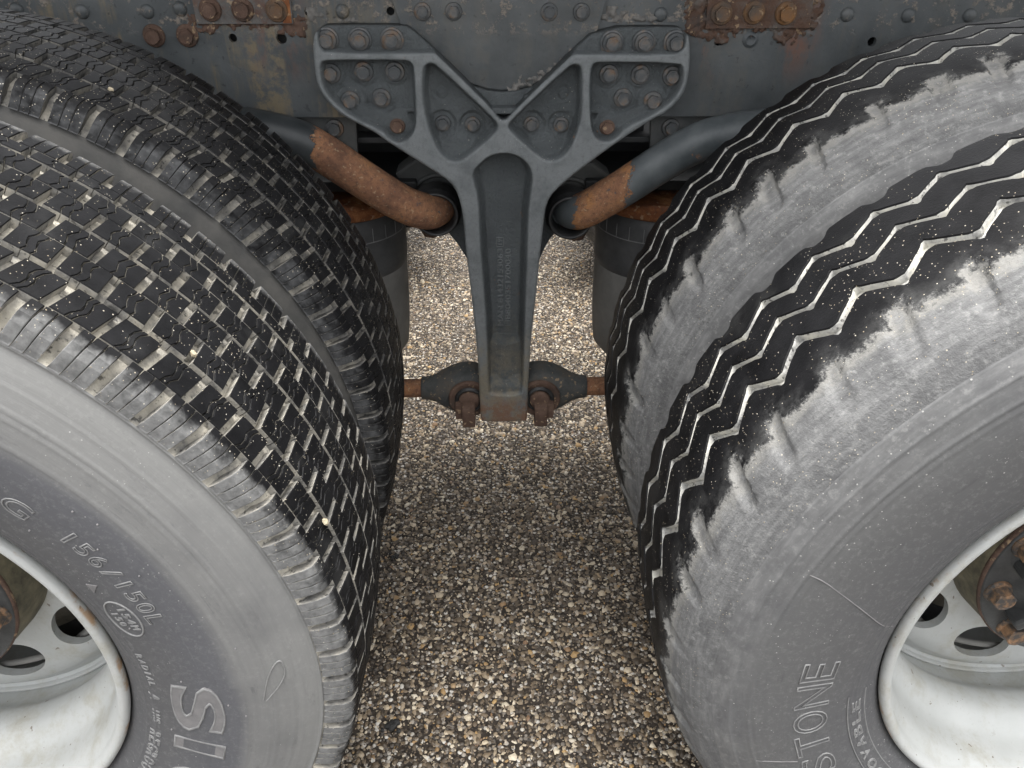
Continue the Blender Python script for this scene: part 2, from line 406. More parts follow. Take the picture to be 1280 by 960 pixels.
def spline(pts, n):
    P = np.asarray(pts, float); out = []
    Q = np.vstack([2 * P[0] - P[1], P, 2 * P[-1] - P[-2]])
    for k in range(1, len(Q) - 2):
        for t in np.linspace(0, 1, n, endpoint=False):
            a, b, c, d = Q[k - 1:k + 3]
            out.append(.5 * (2 * b + (c - a) * t + (2 * a - 5 * b + 4 * c - d) * t * t + (3 * b - a - 3 * c + d) * t ** 3))
    out.append(P[-1]); return np.array(out)
def tube(name, pts, rad, sides=28, cap=True):
    P = np.asarray(pts); n = len(P); rad = np.full(n, rad) if np.isscalar(rad) else np.asarray(rad)
    T = np.gradient(P, axis=0); T /= np.linalg.norm(T, axis=1)[:, None]
    u = np.cross(T[0], (0, 0, 1.0)); u /= np.linalg.norm(u); V = []
    for k in range(n):
        u = u - T[k] * (u @ T[k]); u /= np.linalg.norm(u); w_ = np.cross(T[k], u)
        for s in range(sides):
            a = 2 * np.pi * s / sides
            V.append(P[k] + rad[k] * (np.cos(a) * u + np.sin(a) * w_))
    F = [(k * sides + s, k * sides + (s + 1) % sides, (k + 1) * sides + (s + 1) % sides, (k + 1) * sides + s) for k in range(n - 1) for s in range(sides)]
    if cap: F += [tuple(range(sides))[::-1], tuple(range((n - 1) * sides, n * sides))]
    return mesh(name, V, F, None, True)
def boolean_cut(o, cutter_me):
    c = bpy.data.objects.new('cutter', cutter_me); col.objects.link(c)
    c.matrix_world = Matrix(); 
    m = o.modifiers.new('cut', 'BOOLEAN'); m.object = c; m.operation = 'DIFFERENCE'; m.solver = 'EXACT'
    dg = bpy.context.evaluated_depsgraph_get(); dg.update()
    me = bpy.data.meshes.new_from_object(o.evaluated_get(dg)); o.modifiers.clear()
    o.data = me; bpy.data.objects.remove(c); return o
def cylinders(name, specs, seg=28):
    """specs: (x, y0, y1, z, r) cylinders along y, joined (cutter)"""
    bm = bmesh.new()
    for x, y0, y1, z, r, *e in specs:
        ex, rot = (e + [1.0, 0.0])[:2] if e else (1.0, 0.0)
        g = bmesh.ops.create_cone(bm, cap_ends=True, segments=seg, radius1=r, radius2=r, depth=y1 - y0)
        vv = g['verts']
        bmesh.ops.scale(bm, vec=(ex, 1, 1), verts=vv)
        bmesh.ops.rotate(bm, cent=(0, 0, 0), matrix=Matrix.Rotation(R_(90), 3, 'X'), verts=vv)
        bmesh.ops.rotate(bm, cent=(0, 0, 0), matrix=Matrix.Rotation(rot, 3, 'Y'), verts=vv)
        bmesh.ops.translate(bm, vec=(x, (y0 + y1) / 2, z), verts=vv)
    me = bpy.data.meshes.new(name); bm.to_mesh(me); bm.free(); return me

# hex flange bolt head, axis along -y, seat at y=0
def hex_bolt_mesh(name, rh=.0105, hh=.011, rf=.0150, fh=.004, washer=0.0):
    V, F = [], []
    def ring(r, y, n, hexa=False):
        k = len(V)
        for i in range(n):
            a = 2 * np.pi * i / n
            rr = r
            if hexa:
                m = (a % (np.pi / 3)) - np.pi / 6
                rr = r * .866 / np.cos(m)
            V.append((rr * np.cos(a), y, rr * np.sin(a)))
        return k
    n = 24; ks = []
    y = 0.0
    if washer:
        ks += [ring(washer, 0, n), ring(washer, -.0025, n)]; y = -.003
    ks += [ring(rf, y, n), ring(rf, y - fh * .5, n), ring(rf * .93, y - fh, n), ring(rh * 1.0, y - fh - .0003, n, True), ring(rh, y - hh, n, True), ring(rh * .90, y - hh - .0012, n), ring(rh * .78, y - hh - .0014, n), ring(rh * .70, y - hh - .0007, n)]
    for a, b in zip(ks[:-1], ks[1:]):
        for i in range(n): F.append((a + i, a + (i + 1) % n, b + (i + 1) % n, b + i))
    F.append(tuple(ks[-1] + i for i in range(n)))
    return fix_normals(mesh(name, V, F, None, False))
def dome_mesh(name, r, h):
    pr = [(-h * math.cos(t) , r * math.sin(t)) for t in np.linspace(0.02, math.pi / 2, 8)]
    pr = [(a if a < -.0004 else 0.0, b) for a, b in pr] + [(0.0, r * 1.0)]
    return fix_normals(lathe(name, [( -h, .0003)] + pr[1:], 24))
bolt_me = hex_bolt_mesh('bolt'); bolt_me.materials.append(MT['bolt'])
bolt_small = hex_bolt_mesh('bolt_small', .0090, .010, .0128, .0035); bolt_small.materials.append(MT['bolt'])
bolt_rust = hex_bolt_mesh('bolt_rusty', .0118, .011, .0165, .004); bolt_rust.materials.append(MT['rust_d'])
bolt_rusto = hex_bolt_mesh('bolt_rusty_o', .0118, .011, .0165, .004); bolt_rusto.materials.append(MT['rustbolt'])
rivet_me = dome_mesh('rivet', .0105, .006); rivet_me.materials.append(MT['frame'])
def put(name, me, loc, parent, ry=0.0, rx=0.0):
    o = bpy.data.objects.new(name, me); col.objects.link(o); o.parent = parent
    o.location = loc; o.rotation_euler = (rx, ry, 0); return o

# ================================================================== GROUND
def ground():
    me = mesh('ground', [(-120, -120, 0), (120, -120, 0), (120, 120, 0), (-120, 120, 0)], [(0, 1, 2, 3)])
    tag(obj('ground', me, MT['bitumen']), kind='structure')
    # exposed aggregate: real chips over the stretch that is seen
    sp = .0060
    gx, gy = np.meshgrid(np.arange(-.62, .56, sp), np.arange(-.05, 2.75, sp), indexing='ij')
    x = gx.ravel() + rng.uniform(-.5, .5, gx.size) * sp * 1.1; y = gy.ravel() + rng.uniform(-.5, .5, gx.size) * sp * 1.1
    n = x.size
    k = 5
    size = np.clip(rng.lognormal(math.log(.0032), .44, n), .0013, .0092)
    el = rng.uniform(.45, 1.0, n); rot = rng.uniform(0, 2 * np.pi, n)
    ang = (np.arange(k)[None] + rng.uniform(-.28, .28, (n, k))) * 2 * np.pi / k
    rad = size[:, None] * rng.uniform(.68, 1.22, (n, k))
    lx = rad * np.cos(ang); ly = rad * np.sin(ang) * el[:, None]
    c, s = np.cos(rot)[:, None], np.sin(rot)[:, None]
    px = lx * c - ly * s; py = lx * s + ly * c
    h = size * rng.uniform(.12, .42, n)
    tx, ty = rng.normal(0, .13, n)[:, None], rng.normal(0, .13, n)[:, None]
    bot = np.stack([x[:, None] + px, y[:, None] + py, np.full_like(px, -.001)], -1)
    q = rng.uniform(.74, .92, (n, 1))
    top = np.stack([x[:, None] + px * q, y[:, None] + py * q, h[:, None] + tx * px + ty * py], -1)
    V = np.concatenate([bot, top], 1).reshape(-1, 3)
    base = (np.arange(n) * 2 * k)[:, None]
    i = np.arange(k); j = (i + 1) % k
    quads = np.stack([i, j, j + k, i + k], 1)[None] + base[:, :, None]
    caps = (np.arange(k) + k)[None] + base
    me = bpy.data.meshes.new('aggregate')
    me.vertices.add(len(V)); me.vertices.foreach_set('co', V.ravel().astype(np.float32))
    loops = np.concatenate([quads.reshape(n, -1), caps], 1).ravel()
    starts = (np.arange(n)[:, None] * (k * 4 + k) + np.concatenate([np.arange(k) * 4, [k * 4]])[None]).ravel()
    me.loops.add(len(loops)); me.loops.foreach_set('vertex_index', loops.astype(np.int32))
    me.polygons.add(len(starts)); me.polygons.foreach_set('loop_start', starts.astype(np.int32))
    me.update(calc_edges=True); me.validate()
    tag(obj('aggregate', me, MT['chips']), 'tan and grey stone chips bedded in the dark asphalt', 'gravel', kind='stuff')
    # tar blobs
    for (tx_, ty_, r, lab) in ((-.2167, .2786, .0165, 'larger black tar spot on the asphalt beside the block-tread tyre'), (-.2489, .665, .0095, 'small black tar spot on the asphalt farther under the truck')):
        bm = bmesh.new()
        for q_ in range(16):
            a = random.uniform(0, 6.28); d = abs(random.gauss(0, .55)) * r
            g = bmesh.ops.create_icosphere(bm, subdivisions=1, radius=r * random.uniform(.22, .5))
            bmesh.ops.scale(bm, vec=(1, 1, .7), verts=g['verts'])
            bmesh.ops.translate(bm, vec=(d * math.cos(a), d * math.sin(a), .0025), verts=g['verts'])
        me = bpy.data.meshes.new('tar_spot'); bm.to_mesh(me); bm.free()
        o = obj('tar_spot', me, MT['tar']); o.location = (tx_, ty_, .0022)
        tag(o, lab, 'tar spot', 'tar spots on the asphalt')
ground()

# ================================================================== UNDERBODY AND FRAME
WEB = .785
def frame():
    # slab added out of view overhead to shade the ground and running gear
    tag(obj('shade_slab', box('shade_slab', (0, .80, 1.50), (7.0, .88, .10), .004), MT['under']), 'dark slab added out of view above the frame for its shade', 'shade slab')
    rail = obj('frame_rail', box('frame_rail', (0, WEB + .004, .986), (5.0, .008, .240), 0), MT['frame'])
    holes = [(-.3123, 1.0216, .0075), (-.433, .9843, .0062), (-.3596, .9837, .0078), (.2615, 1.0198, .0070), (.453, 1.02, .0075), (.3094, .9802, .0072), (.5487, .979, .0068), (-.192, 1.0217, .0060), (.1419, 1.0198, .0060)]
    boolean_cut(rail, cylinders('holes', [(x, WEB - .02, WEB + .03, z, r) for x, z, r in holes]))
    for p in rail.data.polygons: p.use_smooth = False
    tag(rail, 'long dark grey chassis frame rail with rust stains, rivets and drilled holes', 'frame rail')
    for z in (.869, 1.103):
        obj('flange', box('flange', (0, WEB + .047, z), (5.0, .078, .008), .0015), MT['frame'], rail)
    obj('hole_backing', box('hole_backing', (0, WEB + .028, .986), (4.9, .006, .222), 0), MT['under'], rail)  # dark sheet added behind the web so the drilled holes stay black
    # semicircular doubler plate between the arms of the bracket
    curve = [(-.1759, 1.0001), (-.1265, .9546), (-.098, .934), (-.072, .919), (-.048, .9115), (-.0246, .9093), (-.001, .9115), (.0218, .9165), (.045, .9265), (.0649, .9391), (.1178, .9889)]
    obj('reinforcement_plate', prism('reinforcement_plate', [(-.205, 1.09)] + curve + [(.145, 1.09)], .7775, .7848, .0012), MT['frame'], rail)
    # weld bead of crusted sealant along the right edge of that plate
    for (x, z) in [(-.7427, 1.0235), (-.648, 1.0212), (-.5524, 1.0213), (-.5033, 1.0248), (-.2635, 1.0217), (.2155, 1.0176), (.5007, 1.0177), (.5947, 1.0167), (.69, 1.0167)]:
        put('rivet', rivet_me, (x, WEB, z), rail)
    plug = lathe('plug', [(-.001, .0003), (-.001, .006), (-.003, .0065), (-.003, .0085), (-.001, .009), (-.0015, .0118), (0, .0122)], 28); fix_normals(plug); plug.materials.append(MT['rubber_plug'])
    put('plug', plug, (.3583, WEB, .9818), rail)
    for x, z, me, y in [(-.55, .9878, bolt_rust, WEB), (-.5001, .9878, bolt_rust, WEB), (-.1434, 1.0228, bolt_small, .7775), (-.097, 1.0229, bolt_small, .7775), (.0456, 1.0223, bolt_small, .7775), (.0941, 1.0223, bolt_small, .7775)]:
        put('bolt', me, (x, y, z), rail, random.uniform(0, 1))
    pl = obj('mounting_plate', prism('mounting_plate', [(-.4805, 1.09), (-.481, 1.0049), (-.3379, 1.0049), (-.336, 1.09)], WEB - .007, WEB - .0004, .001), MT['plate_grey'], rail)
    tag(pl, 'grey plate rusted orange along its right edge, with three rusty bolts')
    for i, (x, z) in enumerate([(-.4564, 1.0249), (-.4091, 1.0249), (-.359, 1.0243)]):
        put('bolt', bolt_rusto if i == 2 else bolt_rust, (x, WEB - .007, z), pl, random.uniform(0, 1))
    pl.data.materials.append(MT['rust'])
    put('rust_strip', prism('rust_strip', [(-.352, 1.088), (-.350, 1.012), (-.353, 1.0062), (-.3392, 1.0062), (-.3375, 1.088)], WEB - .0082, WEB - .0066, .0006), (0, 0, 0), pl).data.materials.append(MT['rust'])
    pr = obj('mounting_plate', prism('mounting_plate', [(.2795, 1.09), (.2851, .9984), (.4447, .9996), (.4389, 1.09)], WEB - .007, WEB - .0004, .001), MT['rustplate'], rail)
    tag(pr, 'plate crusted all over with brown rust, with three rusty bolts')
    for x, z in [(.3057, 1.0204), (.355, 1.0215), (.4035, 1.0205)]:
        put('bolt', bolt_rusto, (x, WEB - .007, z), pr, random.uniform(0, 1))
    # crusts of rust scale round the plates (lumpy skins on the web)
    def crust(poly, mat, n, seed, amp=.0022, plane=WEB):
        r2 = np.random.default_rng(seed)
        P = np.array(poly); lo, hi = P.min(0), P.max(0)
        step = .0022
        xs = np.arange(lo[0], hi[0], step); zs = np.arange(lo[1], hi[1], step)
        X, Z = np.meshgrid(xs, zs, indexing='ij')
        sdv = sdf_poly(X.ravel(), Z.ravel(), P).reshape(X.shape)
        nz = r2.normal(0, 1, X.shape)
        for _ in range(2): nz = (nz + np.roll(nz, 1, 0) + np.roll(nz, -1, 0) + np.roll(nz, 1, 1) + np.roll(nz, -1, 1)) / 5
        nz /= nz.std()
        d = -sdv + nz * .0035
        Y = plane + .0006 - np.clip(d, -.004, .006) * .45 - np.clip(nz, -1, 2) * amp * (d > 0)
        m_, k_ = X.shape; V = np.stack([X, Y, Z], -1).reshape(-1, 3)
        i, j = np.meshgrid(np.arange(m_ - 1), np.arange(k_ - 1), indexing='ij')
        keep = (d[:-1, :-1] > -.002) & (d[1:, 1:] > -.002); i = i[keep]; j = j[keep]
        F = np.stack([i * k_ + j, (i + 1) * k_ + j, (i + 1) * k_ + j + 1, i * k_ + j + 1], 1)
        used = np.unique(F); mp = np.zeros(len(V), int); mp[used] = np.arange(len(used))
        obj('rust_crust', mesh('rust_crust', V[used], mp[F], None, True), mat, rail)
    crust([(.252, 1.06), (.250, 1.000), (.272, .985), (.300, .974), (.325, .985), (.345, .994), (.385, .994), (.398, .979), (.420, .974), (.448, .988), (.463, 1.012), (.462, 1.06)], MT['rustplate'], 0, 3)
    crust([(-.500, 1.02), (-.493, .998), (-.468, .993), (-.448, .998), (-.37, 1.000), (-.352, .990), (-.325, .985), (-.316, .998), (-.325, 1.02)], MT['rust_d'], 0, 4, .0012)
    crust([(-.02, .9085), (.0218, .9160), (.045, .926), (.0649, .9385), (.098, .970), (.088, .974), (.060, .951), (.040, .938), (.018, .927), (-.02, .918)], MT['sealant'], 0, 5, .0018, .7772)
    crust([(.108, 1.012), (.150, 1.0075), (.185, 1.008), (.235, 1.0075), (.248, 1.014), (.225, 1.022), (.19, 1.018), (.165, 1.020), (.14, 1.030), (.125, 1.022)], MT['sealant'], 0, 6, .0016)
    crust([(-.31, 1.008), (-.27, 1.0085), (-.215, 1.0085), (-.215, 1.014), (-.25, 1.017), (-.285, 1.013), (-.30, 1.030), (-.325, 1.03)], MT['sealant'], 0, 7, .0014)
    # gusset plates under the rail and a deep black cross member behind the bracket
    for nm, poly, bx, lab in (('gusset_plate', [(-.75, .8645), (-.262, .8645), (-.262, .853), (-.265, .80), (-.75, .80)], -.2977, 'dark gusset plate under the frame rail above the fully rusted tube'),
                          ('gusset_plate', [(.75, .8645), (.2214, .8645), (.2190, .853), (.2232, .80), (.75, .80)], .253, 'dark gusset plate under the frame rail above the half rusted tube')):
        g = empty(nm, (0, 0, 0), lab, 'plate', 'gusset plates under the frame rail')
        obj('plate', prism('plate', poly, .800, .808, .002), MT['clamp'], g)
        put('bolt', bolt_me, (bx, .800, .8445), g, .3)
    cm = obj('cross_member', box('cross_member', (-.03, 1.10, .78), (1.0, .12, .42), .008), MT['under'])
    tag(cm, 'black cross member in the dark gap behind the bracket', 'cross member')
    obj('flange', box('flange', (-.03, .905, .818), (.56, .17, .010), .002), MT['under'], cm)
    obj('web', box('web', (-.03, .86, .836), (.50, .008, .05), .002), MT['under'], cm)
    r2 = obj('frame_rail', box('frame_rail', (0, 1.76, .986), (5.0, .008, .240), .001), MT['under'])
    tag(r2, 'second frame rail in the dark on the far side of the truck', 'frame rail')

def sdf_poly(x, z, P):
    d = np.full(x.shape, 1e9); ins = np.zeros(x.shape, bool); n = len(P)
    for i in range(n):
        a, b = P[i], P[(i + 1) % n]
        e = b - a; wx, wz = x - a[0], z - a[1]
        t = np.clip((wx * e[0] + wz * e[1]) / (e @ e + 1e-15), 0, 1)
        d = np.minimum(d, (wx - e[0] * t) ** 2 + (wz - e[1] * t) ** 2)
        c = ((a[1] > z) != (b[1] > z))
        with np.errstate(divide='ignore', invalid='ignore'):
            xi = (b[0] - a[0]) * (z - a[1]) / (b[1] - a[1] + 1e-15) + a[0]
        ins ^= c & (x < xi)
    return np.where(ins, -1, 1) * np.sqrt(d)
def smooth_poly(P, it=1):
    P = np.array(P)
    for _ in range(it):
        Q = []
        for i in range(len(P)):
            a, b = P[i], P[(i + 1) % len(P)]
            Q += [a * .75 + b * .25, a * .25 + b * .75]
        P = np.array(Q)
    return P
frame()

# ================================================================== SUSPENSION BRACKET
OUT = [(-0.2976, 1.0006), (-0.2889, 1.0049), (-0.2795, 1.006), (-0.1724, 1.006), (-0.161, 1.0017), (-0.1228, 0.9685), (-0.0798, 0.9271), (-0.0401, 0.8878), (-0.0302, 0.8744), (-0.0215, 0.8719), (-0.0152, 0.8768), (-0.0103, 0.8829), (0.0745, 0.9638), (0.1189, 1.0028), (0.2373, 1.0039), (0.2474, 0.9995), (0.2531, 0.9918), (0.2585, 0.9591), (0.2584, 0.9314), (0.2538, 0.9089), (0.2329, 0.8847), (0.2091, 0.8725), (0.165, 0.8427), (0.1261, 0.8133), (0.0964, 0.7899), (0.0599, 0.7579), (0.0474, 0.736), (0.0436, 0.7024), (0.0395, 0.6501), (0.0337, 0.5659), (0.0265, 0.4757), (0.0235, 0.3917), (0.0223, 0.3251), (0.0223, 0.294), (0.018, 0.290), (-0.064, 0.290), (-0.0686, 0.294), (-0.0695, 0.3283), (-0.0709, 0.4214), (-0.0765, 0.5153), (-0.0819, 0.5858), (-0.0873, 0.6451), (-0.0913, 0.7201), (-0.0981, 0.7532), (-0.1099, 0.7742), (-0.1461, 0.7988), (-0.2098, 0.8413), (-0.2244, 0.8539), (-0.2575, 0.8713), (-0.281, 0.8859), (-0.3026, 0.9152), (-0.307, 0.9367), (-0.3053, 0.9775), (-0.3019, 0.994)]
LEG = [(-0.0747, 0.78), (-0.0718, 0.7932), (-0.0652, 0.8011), (-0.0483, 0.8166), (-0.0228, 0.8229), (0.0028, 0.8164), (0.0197, 0.8007), (0.0261, 0.7789), (0.0219, 0.7526), (0.0186, 0.7139), (0.0174, 0.6157), (0.0153, 0.4622), (0.0136, 0.3608), (0.0045, 0.3516), (-0.0446, 0.3523), (-0.0537, 0.3617), (-0.0551, 0.4893), (-0.0595, 0.5856), (-0.0649, 0.6744), (-0.0656, 0.7476)]
BL = [(-0.2981, 0.9574), (-0.2867, 0.962), (-0.1708, 0.9619), (-0.1614, 0.9584), (-0.157, 0.9503), (-0.1581, 0.8932), (-0.1601, 0.861), (-0.1714, 0.8433), (-0.1898, 0.8356), (-0.2045, 0.8434), (-0.2136, 0.8561), (-0.2573, 0.8767), (-0.2801, 0.8955), (-0.2953, 0.9152), (-0.2993, 0.9318)]
CL = [(-0.1422, 0.955), (-0.1323, 0.9584), (-0.1227, 0.9549), (-0.0356, 0.8732), (-0.0306, 0.8631), (-0.0331, 0.853), (-0.0827, 0.8119), (-0.0985, 0.8053), (-0.1166, 0.8094), (-0.1336, 0.8329), (-0.1443, 0.8709), (-0.1485, 0.9077), (-0.1465, 0.9433)]
TL = [(-0.2951, 1.0307), (-0.2973, 0.9824), (-0.2881, 0.97), (-0.1293, 0.9706), (-0.105, 0.9706), (-0.1414, 1.0308)]
CR = [(0.0851, 0.9571), (0.0951, 0.9524), (0.0977, 0.9407), (0.0996, 0.8926), (0.0974, 0.8628), (0.0838, 0.8243), (0.0662, 0.8086), (0.0479, 0.8061), (0.0321, 0.814), (-0.0123, 0.853), (-0.0174, 0.8606), (-0.0149, 0.8706), (0.073, 0.9525)]
BR = [(0.1097, 0.9548), (0.1193, 0.9594), (0.2424, 0.957), (0.2499, 0.95), (0.2523, 0.9311), (0.2474, 0.9139), (0.2307, 0.8929), (0.2086, 0.8795), (0.1693, 0.860), (0.1552, 0.8422), (0.1402, 0.8358), (0.1243, 0.841), (0.1128, 0.8602), (0.1074, 0.9313)]
TR = [(0.095, 1.031), (0.2474, 1.0311), (0.2499, 0.9913), (0.2475, 0.9754), (0.2337, 0.9678), (0.0797, 0.9686), (0.0500, 0.9690)]
BOLT_L = [(-0.2861, 0.9868), (-0.2375, 0.9868), (-0.1897, 0.9868), (-0.2872, 0.9374), (-0.2373, 0.9397), (-0.1897, 0.9396), (-0.2614, 0.8974), (-0.2135, 0.9005), (-0.1912, 0.8593), (-0.1198, 0.8591), (-0.0723, 0.857)]
BOLT_R = [(0.1403, 0.9829), (0.1887, 0.9829), (0.2362, 0.9829), (0.1401, 0.9355), (0.189, 0.9349), (0.2383, 0.933), (0.1648, 0.8998), (0.2119, 0.896), (0.1424, 0.8564), (0.0221, 0.8575), (0.0694, 0.8566)]
FRONT = .740
def bracket():
    root = empty('suspension_bracket', (-.023, .78, .29), 'grey painted cast V-shaped suspension bracket bolted to the frame rail between the wheels', 'bracket')
    root.location = (0, 0, 0)
    st = .0018
    O = smooth_poly(OUT, 1)
    xs = np.arange(-.314, .268, st); zs = np.arange(.284, 1.012, st)
    X, Z = np.meshgrid(xs, zs, indexing='ij'); x, z = X.ravel(), Z.ravel()
    so = sdf_poly(x, z, O)
    def S(t): t = np.clip(t, 0, 1); return t * t * (3 - 2 * t)
    H = np.zeros_like(x)
    def pocket(P, D, wall, rnd=1):
        s = sdf_poly(x, z, smooth_poly(P, rnd))
        return D * S((-s + .001) / wall)
    H = np.maximum(H, pocket(TL, .019, .005)); H = np.maximum(H, pocket(TR, .019, .005))
    pb = np.maximum(pocket(BL, .030, .008), pocket(BR, .030, .008))
    pc = np.maximum(pocket(CL, .030, .011), pocket(CR, .030, .011))
    pl_ = pocket(LEG, .040, .014)
    # bosses and ribs inside the bolt pockets
    def seg(a, b):
        e = np.array(b) - np.array(a); t = np.clip(((x - a[0]) * e[0] + (z - a[1]) * e[1]) / (e @ e), 0, 1)
        return np.hypot(x - a[0] - e[0] * t, z - a[1] - e[1] * t)
    def lift(Hh, d, r, to, soft=.003):
        return np.where(Hh > to, Hh + (to - Hh) * S((r + soft - d) / soft), Hh)
    for B, sgn in ((BOLT_L, -1), (BOLT_R, 1)):
        for i in (3, 4, 5, 6, 7): pb = lift(pb, np.hypot(x - B[i][0], z - B[i][1]), .0185, .0275)
        pb = lift(pb, np.hypot(x - B[6 if sgn < 0 else 7][0], z - B[6 if sgn < 0 else 7][1]), .0225, .024)
        pb = lift(pb, np.hypot(x - B[8][0], z - B[8][1]), .024, .021)
        a = B[6] if sgn < 0 else B[7]
        pb = lift(pb, seg((a[0], a[1] - .012), (B[8][0], B[8][1] + .004)), .009, .018, .004)
        pb = lift(pb, seg((B[8][0] + (.0 if sgn < 0 else -.03), B[8][1] + .024), (B[8][0] + (.03 if sgn < 0 else 0), B[8][1] + .024)), .003, .022, .003)
        for i in (9, 10):
            d = np.hypot(x - B[i][0], z - B[i][1])
            pc = np.where(pc > .012, pc + .005 * S((.0235 - d) / .005), pc)
        d = np.hypot(x - (B[9][0] + B[10][0]) / 2, (z - .823))
        pc = lift(pc, d, .014, .021, .022)
    for px_, pz in ((-.1194, .9082), (.0709, .9059)):
        d = np.hypot(x - px_, z - pz)
        pc = np.where(pc > .015, pc + .0025 * np.exp(-((d - .0095) / .0018) ** 2) - .001 * S((.009 - d) / .002), pc)
    # long recess: floor steps up to a barrel-shaped foot
    foot = S((.468 - z) / .012)
    pl_ = np.where(pl_ > .018, pl_ + (.018 + .010 * ((x + .021) / .03) ** 2 - pl_) * foot, pl_)
    pl_ = np.where(z < .385, np.minimum(pl_, .020 - .012 * S((.385 - z) / .02)), pl_)
    H = np.maximum.reduce([H, pb, pc, pl_])
    # rounded outer arris
    H = H + .0030 * np.clip(1 - (-so) / .004, 0, 1) ** 2
    nx, nz_ = X.shape
    inside = so < 0
    I = inside.reshape(X.shape)
    cell = I[:-1, :-1] | I[1:, :-1] | I[:-1, 1:] | I[1:, 1:]
    # snap outside corners to the outline
    e = 1e-4
    gx = (sdf_poly(x + e, z, O) - sdf_poly(x - e, z, O)) / (2 * e); gz = (sdf_poly(x, z + e, O) - sdf_poly(x, z - e, O)) / (2 * e)
    near = (so >= 0) & (so < st * 2)
    xx = np.where(near, x - gx * so, x); zz = np.where(near, z - gz * so, z)
    V = np.stack([xx, FRONT + H, zz], -1)
    i, j = np.nonzero(cell)
    F = np.stack([i * nz_ + j, (i + 1) * nz_ + j, (i + 1) * nz_ + j + 1, i * nz_ + j + 1], 1)
    used = np.unique(F); mp = np.full(len(V), -1); mp[used] = np.arange(len(used))
    F = mp[F]; V = V[used]
    # boundary edges -> skirt to the back
    E = np.concatenate([F[:, [0, 1]], F[:, [1, 2]], F[:, [2, 3]], F[:, [3, 0]]])
    key = np.sort(E, 1); kk = key[:, 0].astype(np.int64) * len(V) + key[:, 1]
    u, inv, cnt = np.unique(kk, return_inverse=True, return_counts=True)
    BE = E[cnt[inv] == 1]
    back = np.where(V[:, 2] > .868, .7842, .7842 + .05 * S((.868 - V[:, 2]) / .06))
    nV = len(V)
    SK_f = V.copy(); SK_b = V.copy(); SK_b[:, 1] = back
    allV = np.concatenate([V, SK_f, SK_b])
    SK = np.stack([BE[:, 1] + nV, BE[:, 0] + nV, BE[:, 0] + 2 * nV, BE[:, 1] + 2 * nV], 1)
    BK = F[:, ::-1] + 2 * nV
    allF = np.concatenate([F, SK, BK])
    me = mesh('casting', allV, allF, None, True)
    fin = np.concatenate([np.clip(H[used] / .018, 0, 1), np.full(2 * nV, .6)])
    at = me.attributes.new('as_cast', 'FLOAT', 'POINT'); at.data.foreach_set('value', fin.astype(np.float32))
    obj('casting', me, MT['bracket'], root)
    # web behind the V and its little ledge
    obj('web', prism('web', [(-.14, .965), (-.072, .9175), (-.048, .910), (-.0246, .9078), (-.001, .910), (.0218, .915), (.075, .955), (.09, .955), (.0, .862), (-.045, .862)], .7685, .7765, .0015), MT['bracket'], root)
    obj('ledge', prism('ledge', [(-.046, .889), (-.002, .889), (-.010, .880), (-.038, .880)], .748, .770, .002), MT['bracket'], root)
    obj('ledge', prism('ledge', [(.008, .905), (.026, .910), (.020, .900), (.012, .892)], .756, .770, .002), MT['bracket'], root)
    # rear gussets flanking the leg
    obj('rear_web', prism('rear_web', [(-.095, .700), (-.125, .680), (-.1300, .652), (-.1205, .634), (-.1080, .617), (-.0905, .586), (-.0790, .548), (-.05, .51), (0, .51), (.0365, .548), (.0475, .586), (.0585, .613), (.0700, .632), (.0840, .650), (.078, .680), (.055, .700)], .855, .880, .003), MT['bracket'], root)
    for B, seed in ((BOLT_L, 0), (BOLT_R, 5)):
        for i, (bx, bz) in enumerate(B):
            D = .019 if i < 3 else (.035 if i > 8 else (.021 if i == 8 else .0275))
            if i == (6 if B is BOLT_L else 7): D = .024
            if i < 3:
                wm = washer
                put('washer', wm, (bx, FRONT + D, bz), root)
                put('bolt', bolt_me, (bx, FRONT + D - .0028, bz), root, random.uniform(0, 1))
            elif i == 8: put('bolt', bolt_rusty_small, (bx, FRONT + D, bz), root, random.uniform(0, 1))
            else: put('bolt', bolt_me if i < 9 else bolt_small, (bx, FRONT + D, bz), root, random.uniform(0, 1))
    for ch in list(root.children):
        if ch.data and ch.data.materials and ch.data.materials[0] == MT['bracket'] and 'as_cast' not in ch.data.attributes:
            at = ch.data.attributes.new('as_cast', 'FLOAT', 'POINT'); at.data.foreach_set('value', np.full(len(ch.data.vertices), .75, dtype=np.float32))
    # cast numbers in the recess, read upwards
    def cast_text(s, cx, z0, z1, size):
        cu = bpy.data.curves.new('cast_number', 'FONT'); cu.body = s; cu.size = size; cu.extrude = .0009; cu.bevel_depth = .0002
        cu.align_x = 'LEFT'
        t = bpy.data.objects.new('cast_number', cu); col.objects.link(t)
        dg = bpy.context.evaluated_depsgraph_get(); me = bpy.data.meshes.new_from_object(t.evaluated_get(dg)); bpy.data.objects.remove(t)
        co = np.zeros(len(me.vertices) * 3); me.vertices.foreach_get('co', co); co = co.reshape(-1, 3)
        L = co[:, 0].max(); k = (z1 - z0) / L
        new = np.stack([cx - co[:, 1], FRONT + .0388 - co[:, 2] * 2.0, z0 + co[:, 0] * k], 1)
        me.vertices.foreach_set('co', new.ravel()); me.update(); fix_normals(me)
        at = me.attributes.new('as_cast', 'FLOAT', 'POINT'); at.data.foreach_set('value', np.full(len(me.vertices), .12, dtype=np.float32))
        obj('cast_number', me, MT['bracket'], root)
    cast_text('MAN 81432153063', -.0245, .484, .640, .0135)
    cast_text('HB8040351700040', -.0105, .484, .640, .0135)
